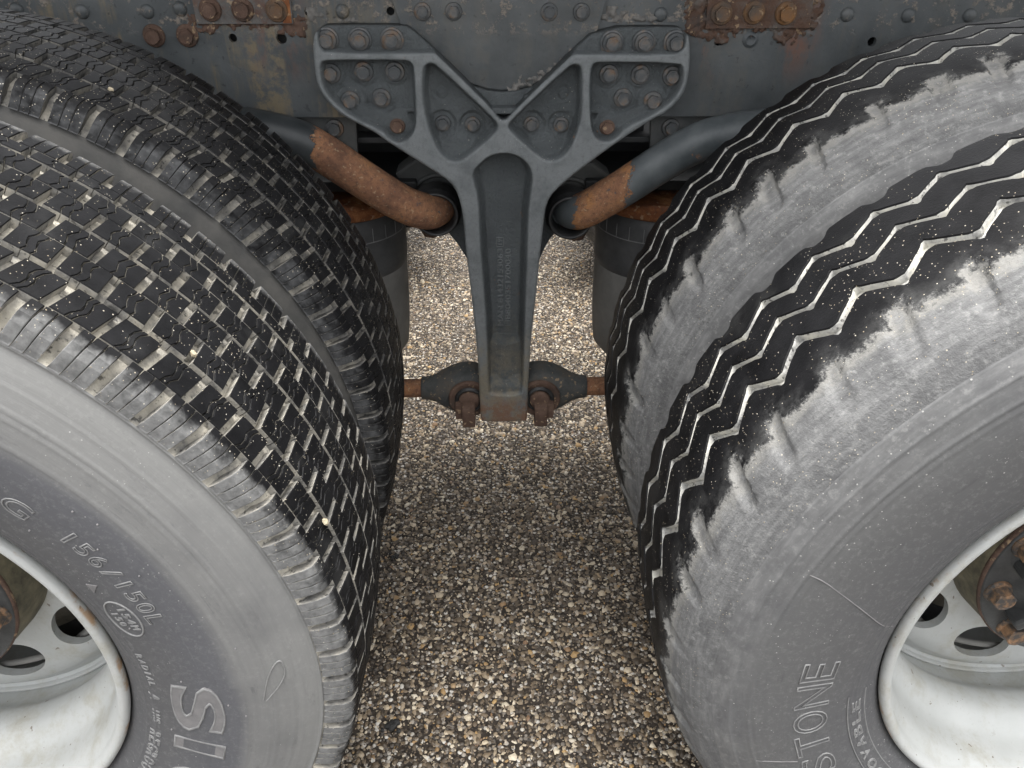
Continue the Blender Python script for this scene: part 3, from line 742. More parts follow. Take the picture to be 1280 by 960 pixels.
    # frame around the date mark above the first number
    for c_, s_ in (((-.029, FRONT + .0390, .6435), (.013, .0016, .0012)), ((-.029, FRONT + .0390, .6605), (.013, .0016, .0012)), ((-.0352, FRONT + .0390, .652), (.0012, .0016, .018)), ((-.0228, FRONT + .0390, .652), (.0012, .0016, .018))):
        obj('date_frame', box('date_frame', c_, s_, 0), MT['bracket'], root)
    cast_text('19', -.0255, .6455, .6585, .0115)
washer = fix_normals(lathe('washer', [(-.0028, .008), (-.0028, .0172), (-.002, .018), (0, .018)], 28)); washer.materials.append(MT['bolt'])
bolt_rusty_small = hex_bolt_mesh('bolt_rusty_small', .0095, .010, .0125, .0035); bolt_rusty_small.materials.append(MT['rust_d'])
bracket()

# ================================================================== TORQUE RODS
def torque_rod(cx, sgn, lab):
    root = empty('torque_rod', (cx, .80, .33), lab, 'torque rod', 'torque rods at the foot of the bracket'); root.location = (0, 0, 0)
    cz = .3315; y0, y1 = .762, .842
    # forged end: a round eye that tapers into the rod
    V, F = [], []; ns = 36
    sec = [(-.050, .004, .018), (-.046, .020, .032), (-.036, .035, .038), (-.018, .047, .040), (.0, .0505, .040), (.018, .0485, .040), (.036, .042, .037), (.052, .034, .032), (.066, .0275, .027), (.080, .0232, .0232), (.094, .0215, .0215), (.0955, .0200, .0200)]
    for dx, hz, hy in sec:
        for q in range(ns):
            a = 2 * math.pi * q / ns; ca, sa = math.cos(a), math.sin(a); e_ = .55 if dx < .06 else .9
            V.append((cx + sgn * dx, (y0 + y1) / 2 + hy * math.copysign(abs(ca) ** e_, ca), cz + hz * math.copysign(abs(sa) ** .85, sa)))
    for k in range(len(sec) - 1):
        for q in range(ns): F.append((k * ns + q, k * ns + (q + 1) % ns, (k + 1) * ns + (q + 1) % ns, (k + 1) * ns + q))
    F += [tuple(range(ns)), tuple(range((len(sec) - 1) * ns, len(sec) * ns))]
    obj('forged_end', fix_normals(mesh('forged_end', V, F, None, True)), MT['rod'], root)
    def ring(name, pr, mat):
        o = obj(name, fix_normals(lathe(name, pr, 48)), mat, root); o.location = (cx, 0, cz); return o
    ring('bush_ring', [(y0 + .002, .0405), (y0 - .004, .0400), (y0 - .0055, .0375), (y0 - .0035, .0335), (y0 - .0035, .0285), (y0 - .001, .0270)], MT['rust_d'])
    ring('rubber_bush', [(y0 - .002, .0290), (y0 - .007, .0265), (y0 - .009, .0235), (y0 - .004, .0200), (y0, .0185)], MT['rubber'])
    ring('pin', [(y0, .0205), (y0 - .010, .0195), (y0 - .0125, .0165), (y0 - .0125, .0004)], MT['rust_d'])
    lug = obj('pin_lug', box('pin_lug', (cx + sgn * .0010, y0 - .022, cz - .0225), (.0250, .026, .044), .0025), MT['rust_d'], root)
    obj('stud', tube('stud', [(cx + sgn * .001, y0 - .018, cz - .01), (cx + sgn * .001, y0 - .018, cz + .008), (cx + sgn * .001, y0 - .018, cz + .018)], .0115, 20), MT['rust_d'], root)
    obj('flat', box('flat', (cx + sgn * .020, y0 - .012, cz - .018), (.014, .016, .034), .002), MT['rust_d'], root)
    obj('rod', tube('rod', spline([(cx + sgn * .08, .802, cz), (cx + sgn * .13, .802, cz), (cx + sgn * .30, .802, cz + .002), (cx + sgn * .62, .802, cz + .006)], 6), .0185, 28), MT['rodrust'], root)
MT['rodrust'] = mat_pipe('rod_flaked', -.9, .9)
torque_rod(-.0905, -1, 'grey forged torque rod with rusty bush at the bracket foot, block-tread tyre side')
torque_rod(.0470, 1, 'grey forged torque rod with rusty bush at the bracket foot, zigzag-tread tyre side')

# ================================================================== STABILISER TUBES, CLAMPS, AIR SPRINGS
def stabiliser(pts, mat, lab):
    root = empty('stabiliser_tube', (0, 0, 0), lab, 'tube', 'bent stabiliser tubes beside the bracket')
    obj('tube', tube('tube', spline(pts, 10), .0315, 40), mat, root)
    x, y, z = pts[2]
    o = obj('rubber_collar', fix_normals(lathe('rubber_collar', [(.022, .031), (.0, .0330), (-.010, .0345), (-.012, .0385), (-.008, .0405), (-.004, .0395), (.0, .0430), (.006, .0440), (.040, .0440)], 48)), MT['rubber'], root)
    o.location = (x - .002, y - .050, z + .001)
    return root
stabiliser([(-.135, 1.6, .684), (-.137, 1.0, .685), (-.1393, .875, .6868), (-.1450, .836, .690), (-.1618, .812, .6969), (-.1938, .797, .7149), (-.2313, .785, .7444), (-.2732, .775, .7796), (-.3133, .765, .8135), (-.3526, .755, .8399), (-.4101, .745, .858), (-.4694, .74, .8645), (-.60, .74, .866)], MT['pipeL'], 'bent stabiliser tube rusted brown along its whole visible length')
stabiliser([(.095, 1.6, .676), (.097, 1.0, .677), (.0988, .875, .6794), (.1040, .836, .685), (.1195, .813, .6967), (.1507, .797, .7217), (.1882, .785, .7521), (.2305, .775, .7869), (.2714, .765, .818), (.3119, .755, .8403), (.3653, .745, .8532), (.4266, .74, .8595), (.56, .74, .861)], MT['pipeR'], 'bent grey stabiliser tube with one orange rust patch near the bracket')
def clamp(s, cx, cz, lab):
    root = empty('tube_clamp', (0, 0, 0), lab, 'clamp', 'cast clamps holding the stabiliser tubes')
    o = obj('housing', fix_normals(lathe('housing', [(.892, .044), (.884, .045), (.880, .049), (.884, .054), (.90, .056), (.95, .056), (.95, .030)], 40)), MT['clamp'], root); o.location = (cx, 0, cz)
    obj('arm', prism('arm', [(cx + s * .078, cz + .050), (cx + s * .040, cz + .078), (cx - s * .03, cz + .082), (cx - s * .045, cz), (cx + s * .02, cz - .02), (cx + s * .055, cz + .022)], .886, .945, .006), MT['clamp'], root)
    obj('foot', prism('foot', [(cx + s * .046, cz - .035), (cx + s * .030, cz - .068), (cx + s * .012, cz - .070), (cx - s * .022, cz - .050), (cx - s * .030, cz - .02)], .876, .94, .005), MT['rust_d'], root)
clamp(-1, -.139, .687, 'dark cast clamp round the rusty stabiliser tube'); clamp(1, .0985, .679, 'dark cast clamp round the grey stabiliser tube')
def air_spring(cx, lab):
    root = empty('air_spring', (cx, .95, .30), lab, 'air spring', 'air springs behind the tyres')
    r = .116
    def part(name, pr, mat):
        return obj(name, fix_normals(lathe(name, [(a - .30, b) for a, b in pr], 64, axis='Z')), mat, root)
    part('top_plate', [(.690, .001), (.690, .112), (.684, .121), (.668, .122), (.664, .117), (.664, .10)], MT['rust'])
    part('bellows', [(.664, .108), (.655, .114), (.640, r), (.560, r), (.548, r - .001), (.540, r - .006)], MT['bellows'])
    part('piston', [(.545, r - .004), (.540, r - .0025), (.46, r - .003), (.40, r - .006), (.36, r - .010), (.335, r - .03), (.33, .03)], MT['piston'])
    ml = part('moulding_line', [(.6215, r - .001), (.6210, r + .0010), (.6195, r + .0010), (.6190, r - .001)], MT['line'])
    for k in range(26):
        a = 2 * math.pi * k / 26
        m_ = box('moulding_line', (math.cos(a) * (r + .0002), math.sin(a) * (r + .0002), .634 - .30), (.0012, .0012, .026), 0)
        obj('moulding_rib', m_, MT['line'], root)
    obj('bracket', box('bracket', (0, .03, .42), (.30, .22, .02), .004), MT['under'], root)
air_spring(-.327, 'grey air spring with rusty top plate behind the block-tread tyre')
air_spring(.277, 'grey air spring with rusty top plate behind the zigzag-tread tyre')

# ================================================================== WHEELS
LX, RX = -.733, .6712
RL, RR = .5456, .5329
W = .276
def interp_prof(pts, n, bumps=()):
    """smooth curve through (y, r) control points, with small moulded ridges at given radii on the near side"""
    P = spline(pts, n)
    for rb, h, wd in bumps:
        P[:, 0] -= h * np.exp(-((P[:, 1] - rb) / wd) ** 2) * (P[:, 0] < W / 2)
    return P
near_side_L = [(.024, .2965), (.014, .304), (.006, .315), (-.005, .335), (-.013, .37), (-.017, .415), (-.013, .452), (-.004, .482), (.004, .5015), (.0062, .5065)]
near_side_R = [(.024, .2965), (.014, .304), (.006, .315), (-.005, .335), (-.013, .37), (-.017, .415), (-.0145, .445), (-.008, .470), (.000, .486)]
def side_y(prof, r):
    P = spline(prof, 20); return float(np.interp(r, P[:, 1], P[:, 0]))

def tread_rows(R):
    Rt = lambda y: R - .0065 * ((y - .138) / .125) ** 2
    rows = []
    D = .0105
    def flat(y0, y1, ph, gap, slant=0, subs=(.39, .61), wav=.22):
        ys = np.linspace(y0, y1, 6)
        rows.append(dict(surf=[(y, Rt(y)) for y in ys], base=[(y, Rt(y) - D) for y in ys], ph=ph, gap=gap, slant=slant, subs=subs, wav=wav))
    # shoulder lugs wrap round the edge of the tread
    sh = [(.0258, Rt(.0258)), (.018, Rt(.018) - .0006), (.0115, Rt(.012) - .0030), (.0068, R - .018), (.0040, R - .031), (.0030, .5085)]
    shb = [(.0258, Rt(.0258) - D), (.022, R - .018), (.020, R - .020), (.0170, R - .024), (.0140, R - .032), (.0100, .5080)]
    rows.append(dict(surf=sh[::-1], base=shb[::-1], ph=47.6, gap=.98, slant=-.5, subs=(.34, .67), wav=0.0))
    flat(.0272, .0622, 45.55, .80, -.75, (.42, .58))
    flat(.0692, .1002, 47.4, .76)
    flat(.1016, .1345, 45.35, .76, -.2)
    flat(.1404, .1724, 47.5, .76, -.2)
    flat(.1738, .2022, 45.2, .76)
    flat(.2078, .2250, 47.45, .74, 0, (.5,))
    m = lambda L: [(W - a, b) for a, b in L]
    ins = [(y, Rt(y)) for y in (.2264, .2345, .2425)]; inb = [(y, Rt(y) - D) for y in (.2264, .2345, .2425)]
    rows.append(dict(surf=ins + m(sh), base=inb + m(shb), ph=44.85, gap=.85, slant=0, subs=(.34, .67), wav=0.0))
    return rows

def block_mesh(row, jit):
    """one tread block centred on angle 0, cut by wavy sipes into pieces; angles in degrees"""
    pitch = 4.5; half = (pitch - row['gap']) / 2
    S = np.array(row['surf']); B = np.array(row['base']); m = len(S)
    t = np.linspace(0, 1, m)
    sl = row['slant'] * (t - .5)
    cuts = [-1] + [2 * s - 1 for s in row['subs']] + [1]
    V, F, MI = [], [], []
    sg = .085   # sipe gap, degrees
    for k in range(len(cuts) - 1):
        w0 = 0 if k == 0 else row['wav']; w1 = 0 if k == len(cuts) - 2 else row['wav']
        wave = np.sin(t * math.pi * 2.6 + jit) 
        a0 = cuts[k] * half + (sg / 2 if k else 0) + w0 * wave + sl
        a1 = cuts[k + 1] * half - (sg / 2 if k < len(cuts) - 2 else 0) + w1 * wave + sl
        n = 3
        ang = np.stack([a0 + (a1 - a0) * q for q in np.linspace(0, 1, n)], 0)     # n x m
        k0 = len(V)
        def add(A, Pq):
            i0 = len(V)
            for a, (y, r) in zip(A, Pq): V.append((r * math.cos(R_(a)), y, r * math.sin(R_(a))))
            return i0
        # top grid, slightly inset
        ins_a = .07; cy = S[:, 0].copy(); d = np.sign(S[-1, 0] - S[0, 0]) * .0007
        Sy = S.copy(); Sy[0, 0] += d; Sy[-1, 0] -= d
        top = []
        for q in range(n):
            A = ang[q] + (ins_a if q == 0 else (-ins_a if q == n - 1 else 0))
            top.append(add(A, Sy))
        for q in range(n - 1):
            for j in range(m - 1):
                F.append((top[q] + j, top[q] + j + 1, top[q + 1] + j + 1, top[q + 1] + j)); MI.append(0)
        # perimeter loop
        per = [(0, j) for j in range(m)] + [(q, m - 1) for q in range(1, n)] + [(n - 1, j) for j in range(m - 2, -1, -1)] + [(q, 0) for q in range(n - 2, 0, -1)]
        L0 = [top[q] + j for q, j in per]
        L1, L2 = [], []
        for q, j in per:
            y, r = S[j]; a = R_(ang[q][j]); L1.append(len(V)); V.append(((r - .0011) * math.cos(a), y, (r - .0011) * math.sin(a)))
        for q, j in per:
            y, r = B[j]; a = R_(ang[q][j]); L2.append(len(V)); V.append((r * math.cos(a), y, r * math.sin(a)))
        p = len(per)
        for A_, B_, mi in ((L0, L1, 0), (L1, L2, 1)):
            for i in range(p):
                F.append((A_[i], A_[(i + 1) % p], B_[(i + 1) % p], B_[i])); MI.append(mi)
    me = mesh('tread_block', V, F, MI, False)
    return fix_normals(me)

def dual(root, name, prof, mats, mi, bumps=()):
    pass

def letters(parent, text, r_mid, ang0, ang1, height, prof, outline=.0009, fill=True, xlist=None, lift=.0012, mirror=False):
    """raised letters on the near sidewall, tops outward, read clockwise; ang0->ang1 degrees for the whole word (or xlist = centre angle and width per letter)"""
    def glyph(ch, filled):
        cu = bpy.data.curves.new('g', 'FONT'); cu.body = ch; cu.size = 1.0; cu.resolution_u = 4
        if filled: cu.extrude = .02; cu.offset = .022
        else: cu.offset = .022 if fill else 0.0; cu.fill_mode = 'NONE'; cu.bevel_depth = outline / height * .72; cu.bevel_resolution = 1
        t = bpy.data.objects.new('g', cu); col.objects.link(t)
        dg = bpy.context.evaluated_depsgraph_get(); me = bpy.data.meshes.new_from_object(t.evaluated_get(dg)); bpy.data.objects.remove(t)
        co = np.zeros(len(me.vertices) * 3); me.vertices.foreach_get('co', co)
        return me, co.reshape(-1, 3)
    if xlist is None:
        n = len(text); stp = (ang1 - ang0) / n
        xlist = [(ang0 + stp * (i + .5), abs(stp) * .80) for i in range(n)]
    for ch, (ac, wd) in zip(text, xlist):
        if ch == ' ': continue
        if ch in '1I' and not fill: wd = wd * .42
        for filled in ((True, False) if fill else (False,)):
            me, co = glyph(ch, filled)
            x0, x1 = co[:, 0].min(), co[:, 0].max(); z0, z1 = co[:, 1].min(), co[:, 1].max()
            tx = (co[:, 0] - (x0 + x1) / 2) / max(x1 - x0, .16)           # -0.5..0.5
            tz = (co[:, 1] - z0) / max(z1 - z0, .3) - .5
            if ch == '.': tz = tz * .2 - .4; tx *= .4
            rr = r_mid + tz * height
            th = np.radians(ac - tx * wd)
            zz = co[:, 2] / .72 * height * (1.0 if not filled else 0)
            yy = np.array([side_y_t(prof, q) for q in rr])
            dep = np.where(co[:, 2] > 0, lift * .6, -.0006) if filled else zz * .9 + lift * .35
            new = np.stack([rr * np.cos(th), yy - dep, rr * np.sin(th)], 1)
            me.vertices.foreach_set('co', new.ravel()); me.update(); fix_normals(me)
            obj('letter' if filled else 'letter_edge', me, MT['letter'] if filled else MT['letter_line'], parent)
_tab = {}
def side_y_t(prof, r):
    k = id(prof)
    if k not in _tab:
        P = spline(prof, 20); _tab[k] = (P[:, 1], P[:, 0])
    return float(np.interp(r, *_tab[k]))

def left_wheel(yoff, inner, label):
    root = empty('wheel', (LX, yoff, 0), label, 'wheel', 'dual truck wheels')
    R = RL
    far = [(W - a, b) for a, b in near_side_L]
    crown = [(.0080, .5090), (.0150, R - .029), (.0180, R - .018), (.026, R - .0135), (.08, R - .0115), (.138, R - .0100), (.196, R - .0115), (.250, R - .0135), (.2580, R - .018), (.2610, R - .029), (.2680, .5090)]
    bumps = [(.5055, .0022, .0022), (.4535, .0008, .0012), (.4605, .0008, .0012), (.478, .0006, .0012), (.4315, .0010, .0015), (.332, .0010, .0015), (.3215, .0009, .0012)]
    Pn = interp_prof(near_side_L, 16, [] if inner else bumps); Pf = interp_prof(far[::-1], 6)
    prof = np.vstack([Pn, crown, Pf])
    k1, k2 = len(Pn), len(Pn) + len(crown)
    mi = [1 if k1 - 1 <= j < k2 else 0 for j in range(len(prof) - 1)]
    me = lathe('tyre', prof, 256, mi=mi, uv=True)
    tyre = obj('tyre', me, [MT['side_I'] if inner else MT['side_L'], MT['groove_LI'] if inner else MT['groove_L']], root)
    tyre.location = (0, 0, AXLE_Z)
    rows = tread_rows(R)
    bm_rest_V, bm_rest_F, bm_rest_M = [], [], []
    for ri, row in enumerate(rows):
        variants = []
        for v_ in range(3):
            me = block_mesh(row, v_ * 1.3 + ri)
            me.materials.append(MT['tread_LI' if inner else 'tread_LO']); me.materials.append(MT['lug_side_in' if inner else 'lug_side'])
            variants.append(me)
        c0 = row['ph'] + 2.25
        for k in range(80):
            th = (c0 + 4.5 * k + 180) % 360 - 180
            me = variants[(k * 7 + ri * 3) % 3]
            if -20 < th < 92:
                o = bpy.data.objects.new('tread_block', me); col.objects.link(o); o.parent = tyre
                o.rotation_euler = (0, -R_(th + random.uniform(-.06, .06)), 0)
                s_ = 1 + random.uniform(-.0012, .0006); o.scale = (s_, 1, s_)
            else:
                co = np.zeros(len(me.vertices) * 3); me.vertices.foreach_get('co', co); co = co.reshape(-1, 3)
                a = R_(th); c, s = math.cos(a), math.sin(a)
                nv = np.stack([co[:, 0] * c - co[:, 2] * s, co[:, 1], co[:, 0] * s + co[:, 2] * c], 1)
                b0 = sum(len(q) for q in bm_rest_V) if False else rest_count[0]
                bm_rest_V.append(nv); rest_count[0] += len(nv)
                bm_rest_F += [[i + b0 for i in p.vertices] for p in me.polygons]; bm_rest_M += [p.material_index for p in me.polygons]
    rm = mesh('tread_remainder', np.concatenate(bm_rest_V), bm_rest_F, bm_rest_M, False)
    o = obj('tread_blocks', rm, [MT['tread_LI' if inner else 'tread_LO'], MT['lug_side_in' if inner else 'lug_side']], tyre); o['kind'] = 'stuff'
    rest_count[0] = 0
    if not inner:
        letters(tyre, 'SIO', .381, 0, 0, .056, near_side_L, outline=.0011, xlist=[(-5.6, 12.0), (-15.6, 3.6), (-26.5, 9.0)])
        letters(tyre, '156/150L', .383, 34.5, 14.5, .019, near_side_L, outline=.0006, fill=False)
        letters(tyre, 'G', .377, 43, 38, .021, near_side_L, outline=.0006, fill=False)
        letters(tyre, 'RADIAL', .337, 7.5, -1.5, .008, near_side_L, outline=.0005, fill=False)
        letters(tyre, 'A', .3345, -3.2, -6, .012, near_side_L, outline=.0005, fill=False)
        letters(tyre, 'INS', .333, -8, -12.5, .009, near_side_L, outline=.0005, fill=False)
        letters(tyre, 'REGROOVABLE', .3315, -15, -40, .0135, near_side_L, outline=.0006, fill=False)
        # oval service mark
        letters(tyre, '154M', .3565, 19.2, 13.6, .009, near_side_L, outline=.0006, fill=False)
        letters(tyre, '150', .3455, 18.3, 14.6, .008, near_side_L, outline=.0006, fill=False)
        vv = []
        for a in np.linspace(0, 2 * np.pi, 41)[:-1]:
            r_ = .351 + .0155 * math.sin(a); th = R_(16.4 + 4.1 * math.cos(a)); vv.append((r_ * math.cos(th), side_y_t(near_side_L, r_) - .0004, r_ * math.sin(th)))
        vv.append(vv[0]); vv.append(vv[1])
        obj('oval_mark', tube('oval_mark', vv, .0009, 6, False), MT['letter_line'], tyre)
        tri = [(.356, 24.2), (.3455, 22.9), (.3465, 25.0)]
        m_ = mesh('wear_mark', [(r_ * math.cos(R_(a)), side_y_t(near_side_L, r_) - .001, r_ * math.sin(R_(a))) for r_, a in tri] + [(r_ * math.cos(R_(a)), side_y_t(near_side_L, r_) + .002, r_ * math.sin(R_(a))) for r_, a in tri], [(0, 1, 2), (0, 3, 4, 1), (1, 4, 5, 2), (2, 5, 3, 0)])
        obj('wear_mark', fix_normals(m_), MT['letter'], tyre)
        # mould nibs and the curled scuff on the shoulder band
        for r_, a in ((.405, 24.0), (.349, 14.2), (.413, 36), (.418, 33), (.372, 1.5), (.35, -12.5), (.414, -3.5), (.43, -6), (.36, 37), (.395, 30), (.44, 8)):
            o = obj('mould_nib', lathe('mould_nib', [(-.0014, .0002), (-.0012, .0007), (0, .0010)], 8), MT['letter'], tyre)
            o.location = (r_ * math.cos(R_(a)), side_y_t(near_side_L, r_) - .0005, r_ * math.sin(R_(a)))
        sc = [(.449, -3.0), (.458, 1.2), (.468, 3.4), (.474, 3.5), (.474, 1.2), (.466, -.8), (.452, -3.2)]
        obj('scuff', tube('scuff', spline([(r_ * math.cos(R_(a)), side_y_t(near_side_L, r_) - .0003, r_ * math.sin(R_(a))) for r_, a in sc], 6), .0010, 6, False), MT['scuff'], tyre)
    return root
rest_count = [0]

PH = 360 / 49
def right_wheel(yoff, inner, label):
    root = empty('wheel', (RX, yoff, 0), label, 'wheel', 'dual truck wheels')
    R = RR; Rt = lambda y: R - .0050 * ((y - .145) / .105) ** 2
    far = [(W - a, b) for a, b in near_side_R]
    crown = [(.006, .4900), (.020, R - .034), (.06, R - .016), (.11, R - .0100), (.16, R - .0092), (.205, R - .0100), (.240, R - .015), (.250, R - .028), (.268, .500)]
    bumps = [(.470, .0009, .0016), (.4505, .0012, .0016), (.443, .0006, .002), (.332, .0009, .0013), (.321, .0009, .0013), (.3385, .0008, .0010)]
    Pn = interp_prof(near_side_R, 16, [] if inner else bumps); Pf = interp_prof(far[::-1], 6)
    prof = np.vstack([Pn, crown, Pf]); k1, k2 = len(Pn), len(Pn) + len(crown)
    mi = [1 if k1 + 1 <= j < k2 - 1 else 0 for j in range(len(prof) - 1)]
    me = lathe('tyre', prof, 256, mi=mi, uv=True)
    tyre = obj('tyre', me, [MT['side_R'], MT['groove_R']], root); tyre.location = (0, 0, AXLE_Z)
    N = 49 * 20
    th = np.linspace(0, 360, N, endpoint=False)
    rr = np.random.default_rng(11 if inner else 12)
    # uneven pitch: warp the angle slightly so that no two zigzags match exactly
    warp = sum(rr.uniform(.2, .55) / k * np.sin(np.radians(th * k) + rr.uniform(0, 6.28)) for k in (5, 9, 14, 23))
    warp = warp * .9
    jag = rr.normal(0, 1, N)
    for _ in range(2): jag = (np.roll(jag, 1) + jag + np.roll(jag, -1)) / 3
    jag *= .0006
    def phase(p0): return (th + warp - p0) / PH
    def zig(p0, y0, amp):
        q = (phase(p0) % 1); tri = 1 - 4 * np.abs(q - np.round(q))      # 1 at integers, -1 at halves
        return y0 + amp * np.clip(tri * 1.12, -1, 1)
    def wid(p0, w0):
        q = phase(p0) * 2; dd = (q - np.round(q)) / 2 * PH
        return w0 / 2 + .0024 * np.exp(-(dd / .36) ** 4)
    dg = .012 if inner else 0.0      # the inner tyre's grooves sit a little farther across
    G = [(128.3, .1105 + dg, .0125, .0104), (128.95, .1605 + dg * .8, .0100, .0064), (129.5, .2055 + dg * .4, .0100, .0082)]
    lines = [(zig(p, y0, a), wid(p, w_)) for p, y0, a, w_ in G]
    q = (phase(128.1 if not inner else 127.4) + .5) % 1 - .5; dd = q * PH
    notch_far = np.exp(-(np.abs(dd) / 1.25) ** 4)
    far_edge = .2475 - .0120 * notch_far + jag
    def ring_mesh(lo, hi, Rf, depth, m, wear=None, near=None, name='tread_rib'):
        """ring between two wavy edges; optional near list = shoulder curve continuing to smaller radius"""
        cols = []
        t = np.linspace(0, 1, m)
        # down-skirt at hi side, chamfer, surface, chamfer, skirt at lo (or shoulder)
        cols.append((hi + .0, Rf(hi) - depth)); cols.append((hi, Rf(hi) - .0016)); cols.append((hi - .0013, Rf(hi)))
        for k in t[1:-1]:
            y = hi - .0013 + (lo + .0013 - hi + .0013) * k; cols.append((y, Rf(y)))
        wearcols = None
        if near is None:
            cols.append((lo + .0013, Rf(lo))); cols.append((lo, Rf(lo) - .0016)); cols.append((lo, Rf(lo) - depth))
        else:
            cols += near
        n = len(cols)
        Y = np.stack([np.broadcast_to(c[0], N) for c in cols], 1); Rr = np.stack([np.broadcast_to(c[1], N) for c in cols], 1)
        return Y, Rr
    def build(Y, Rr, wear, mi_cols, name='tread_rib', mats=None):
        n = Y.shape[1]; c, s = np.cos(np.radians(th))[:, None], np.sin(np.radians(th))[:, None]
        V = np.stack([Rr * c, Y, Rr * s], -1).reshape(-1, 3)
        i, j = np.meshgrid(np.arange(N), np.arange(n - 1), indexing='ij'); i = i.ravel(); j = j.ravel(); i2 = (i + 1) % N
        F = np.stack([i * n + j, i * n + j + 1, i2 * n + j + 1, i2 * n + j], 1)
        me = mesh(name, V, F, np.asarray(mi_cols)[j], True)
        at = me.attributes.new('wear', 'FLOAT', 'POINT'); at.data.foreach_set('value', np.asarray(wear).ravel().astype(np.float32))
        uvl = me.uv_layers.new(name='tyre'); tt = np.append(np.radians(th), 2 * np.pi) * .5
        U = np.stack([np.stack([tt[i], Rr[i, j] + Y[i, j]], 1), np.stack([tt[i], Rr[i, j + 1] + Y[i, j + 1]], 1), np.stack([tt[i + 1], Rr[i2, j + 1] + Y[i2, j + 1]], 1), np.stack([tt[i + 1], Rr[i2, j] + Y[i2, j]], 1)], 1)
        uvl.data.foreach_set('uv', U.reshape(-1).astype(np.float32))
        try: me.set_sharp_from_angle(angle=R_(40))
        except Exception: pass
        fix_normals(me)
        return obj(name, me, mats or [MT['rib'], MT['groove_R']], tyre)
    DEP = .010
    # rib A: shoulder rib with torn notches
    hi = lines[0][0] - lines[0][1] + jag
    yb = .0515 + .004 * np.sin(np.radians(th * 3) + 1)
    qn = (phase(128.4) + .5) % 1 - .5; dn = (qn * PH + .25)          # degrees from the notch axis
    kn = np.round(phase(128.4)).astype(int) % 49
    r_w, r_l, r_o, r_d, r_b = rr.uniform(.0075, .0165, 49), rr.uniform(.054, .072, 49), rr.uniform(-.9, .9, 49), rr.uniform(.002, .0062, 49), rr.uniform(-.006, .006, 49)
    dn = dn + r_o[kn]
    dn_m = np.radians(dn) * R
    kern = np.exp(-np.linspace(-2, 2, 25) ** 2); kern /= kern.sum()
    rb_s = np.convolve(np.concatenate([r_b[kn][-12:], r_b[kn], r_b[kn][:12]]), kern, 'valid'); yb = yb + rb_s
    # surface across from hi to the shoulder
    us = np.linspace(0, 1, 30)
    ctrl = spline([(.100, R - .0006), (.075, R - .0022), (.055, R - .0050), (.038, R - .0098), (.024, R - .0175), (.013, R - .0275), (.005, R - .0385), (.0005, .4855)], 10)
    cs = np.concatenate([[0], np.cumsum(np.hypot(*np.diff(ctrl, axis=0).T))]); cs /= cs[-1]
    cy = np.interp(us, cs, ctrl[:, 0]); cr = np.interp(us, cs, ctrl[:, 1])
    # first columns blend from the zigzag edge to the common curve
    Y = np.zeros((N, 30)); Rr = np.zeros((N, 30))
    for k in range(30):
        b = max(0, 1 - k / 7)
        Y[:, k] = cy[k] * (1 - b) + (hi - .0013 + (cy[7] - hi) * (k / 7)) * b if k < 7 else cy[k]
        Rr[:, k] = np.where(Y[:, k] > .1, R - .0006 + .0006 * np.clip((Y[:, k] - .1) / .02, 0, 1), np.interp(Y[:, k], ctrl[::-1, 0], ctrl[::-1, 1])) if k < 29 else cr[k]
    for k in range(22, 30): Y[:, k] = cy[k]; Rr[:, k] = cr[k]
    # notches: a tongue-shaped dent from the shoulder into the tread
    yc = np.clip(Y, .030, r_l[kn][:, None]); tongue = np.hypot(dn_m[:, None] + (Y - .05) * .25, Y - yc) - r_w[kn][:, None]
    dent = np.clip(-tongue / .005, 0, 1); dent = dent * dent * (3 - 2 * dent)
    Rr = Rr - dent * r_d[kn][:, None] * np.clip((Y - .012) / .02, 0, 1)
    # chips along the torn edge
    wear = np.maximum(yb[:, None] - Y, -tongue)
    Rr = Rr - .0012 * np.clip(wear / .006, 0, 1) * np.clip((Y - .01) / .02, 0, 1)
    Y = np.concatenate([hi[:, None], hi[:, None], Y], 1); Rr = np.concatenate([np.full((N, 1), R - DEP), np.full((N, 1), R - .0016), Rr], 1)
    wear = np.concatenate([np.full((N, 2), -.02), wear], 1)
    build(Y, Rr, wear, [1] + [0] * 31)
    for a, b in ((0, 1), (1, 2)):
        lo = lines[a][0] + lines[a][1] + jag; hi = lines[b][0] - lines[b][1] + np.roll(jag, 37)
        Y, Rr = ring_mesh(lo, hi, Rt, DEP, 6)
        build(Y, Rr, np.full(Y.shape, -.03), [1] + [0] * (Y.shape[1] - 3) + [1])
    lo = lines[2][0] + lines[2][1] + jag
    Y, Rr = ring_mesh(lo, far_edge, Rt, .016, 6)
    wr = np.full(Y.shape, -.03); wr[:, :2] = .004
    build(Y, Rr, wr, [0] + [0] * (Y.shape[1] - 3) + [1])
    # far shoulder below the edge
    cols = [(far_edge + .001, Rt(far_edge) - .012), (np.maximum(far_edge + .006, .250), R - .024), (np.full(N, .258), R - .030), (np.full(N, .266), .492), (np.full(N, .270), .486)]
    Y = np.stack([c[0] for c in cols], 1); Rr = np.stack([np.broadcast_to(c[1], N) for c in cols], 1)
    build(Y, Rr, np.full(Y.shape, .03), [0] * 4, 'shoulder')
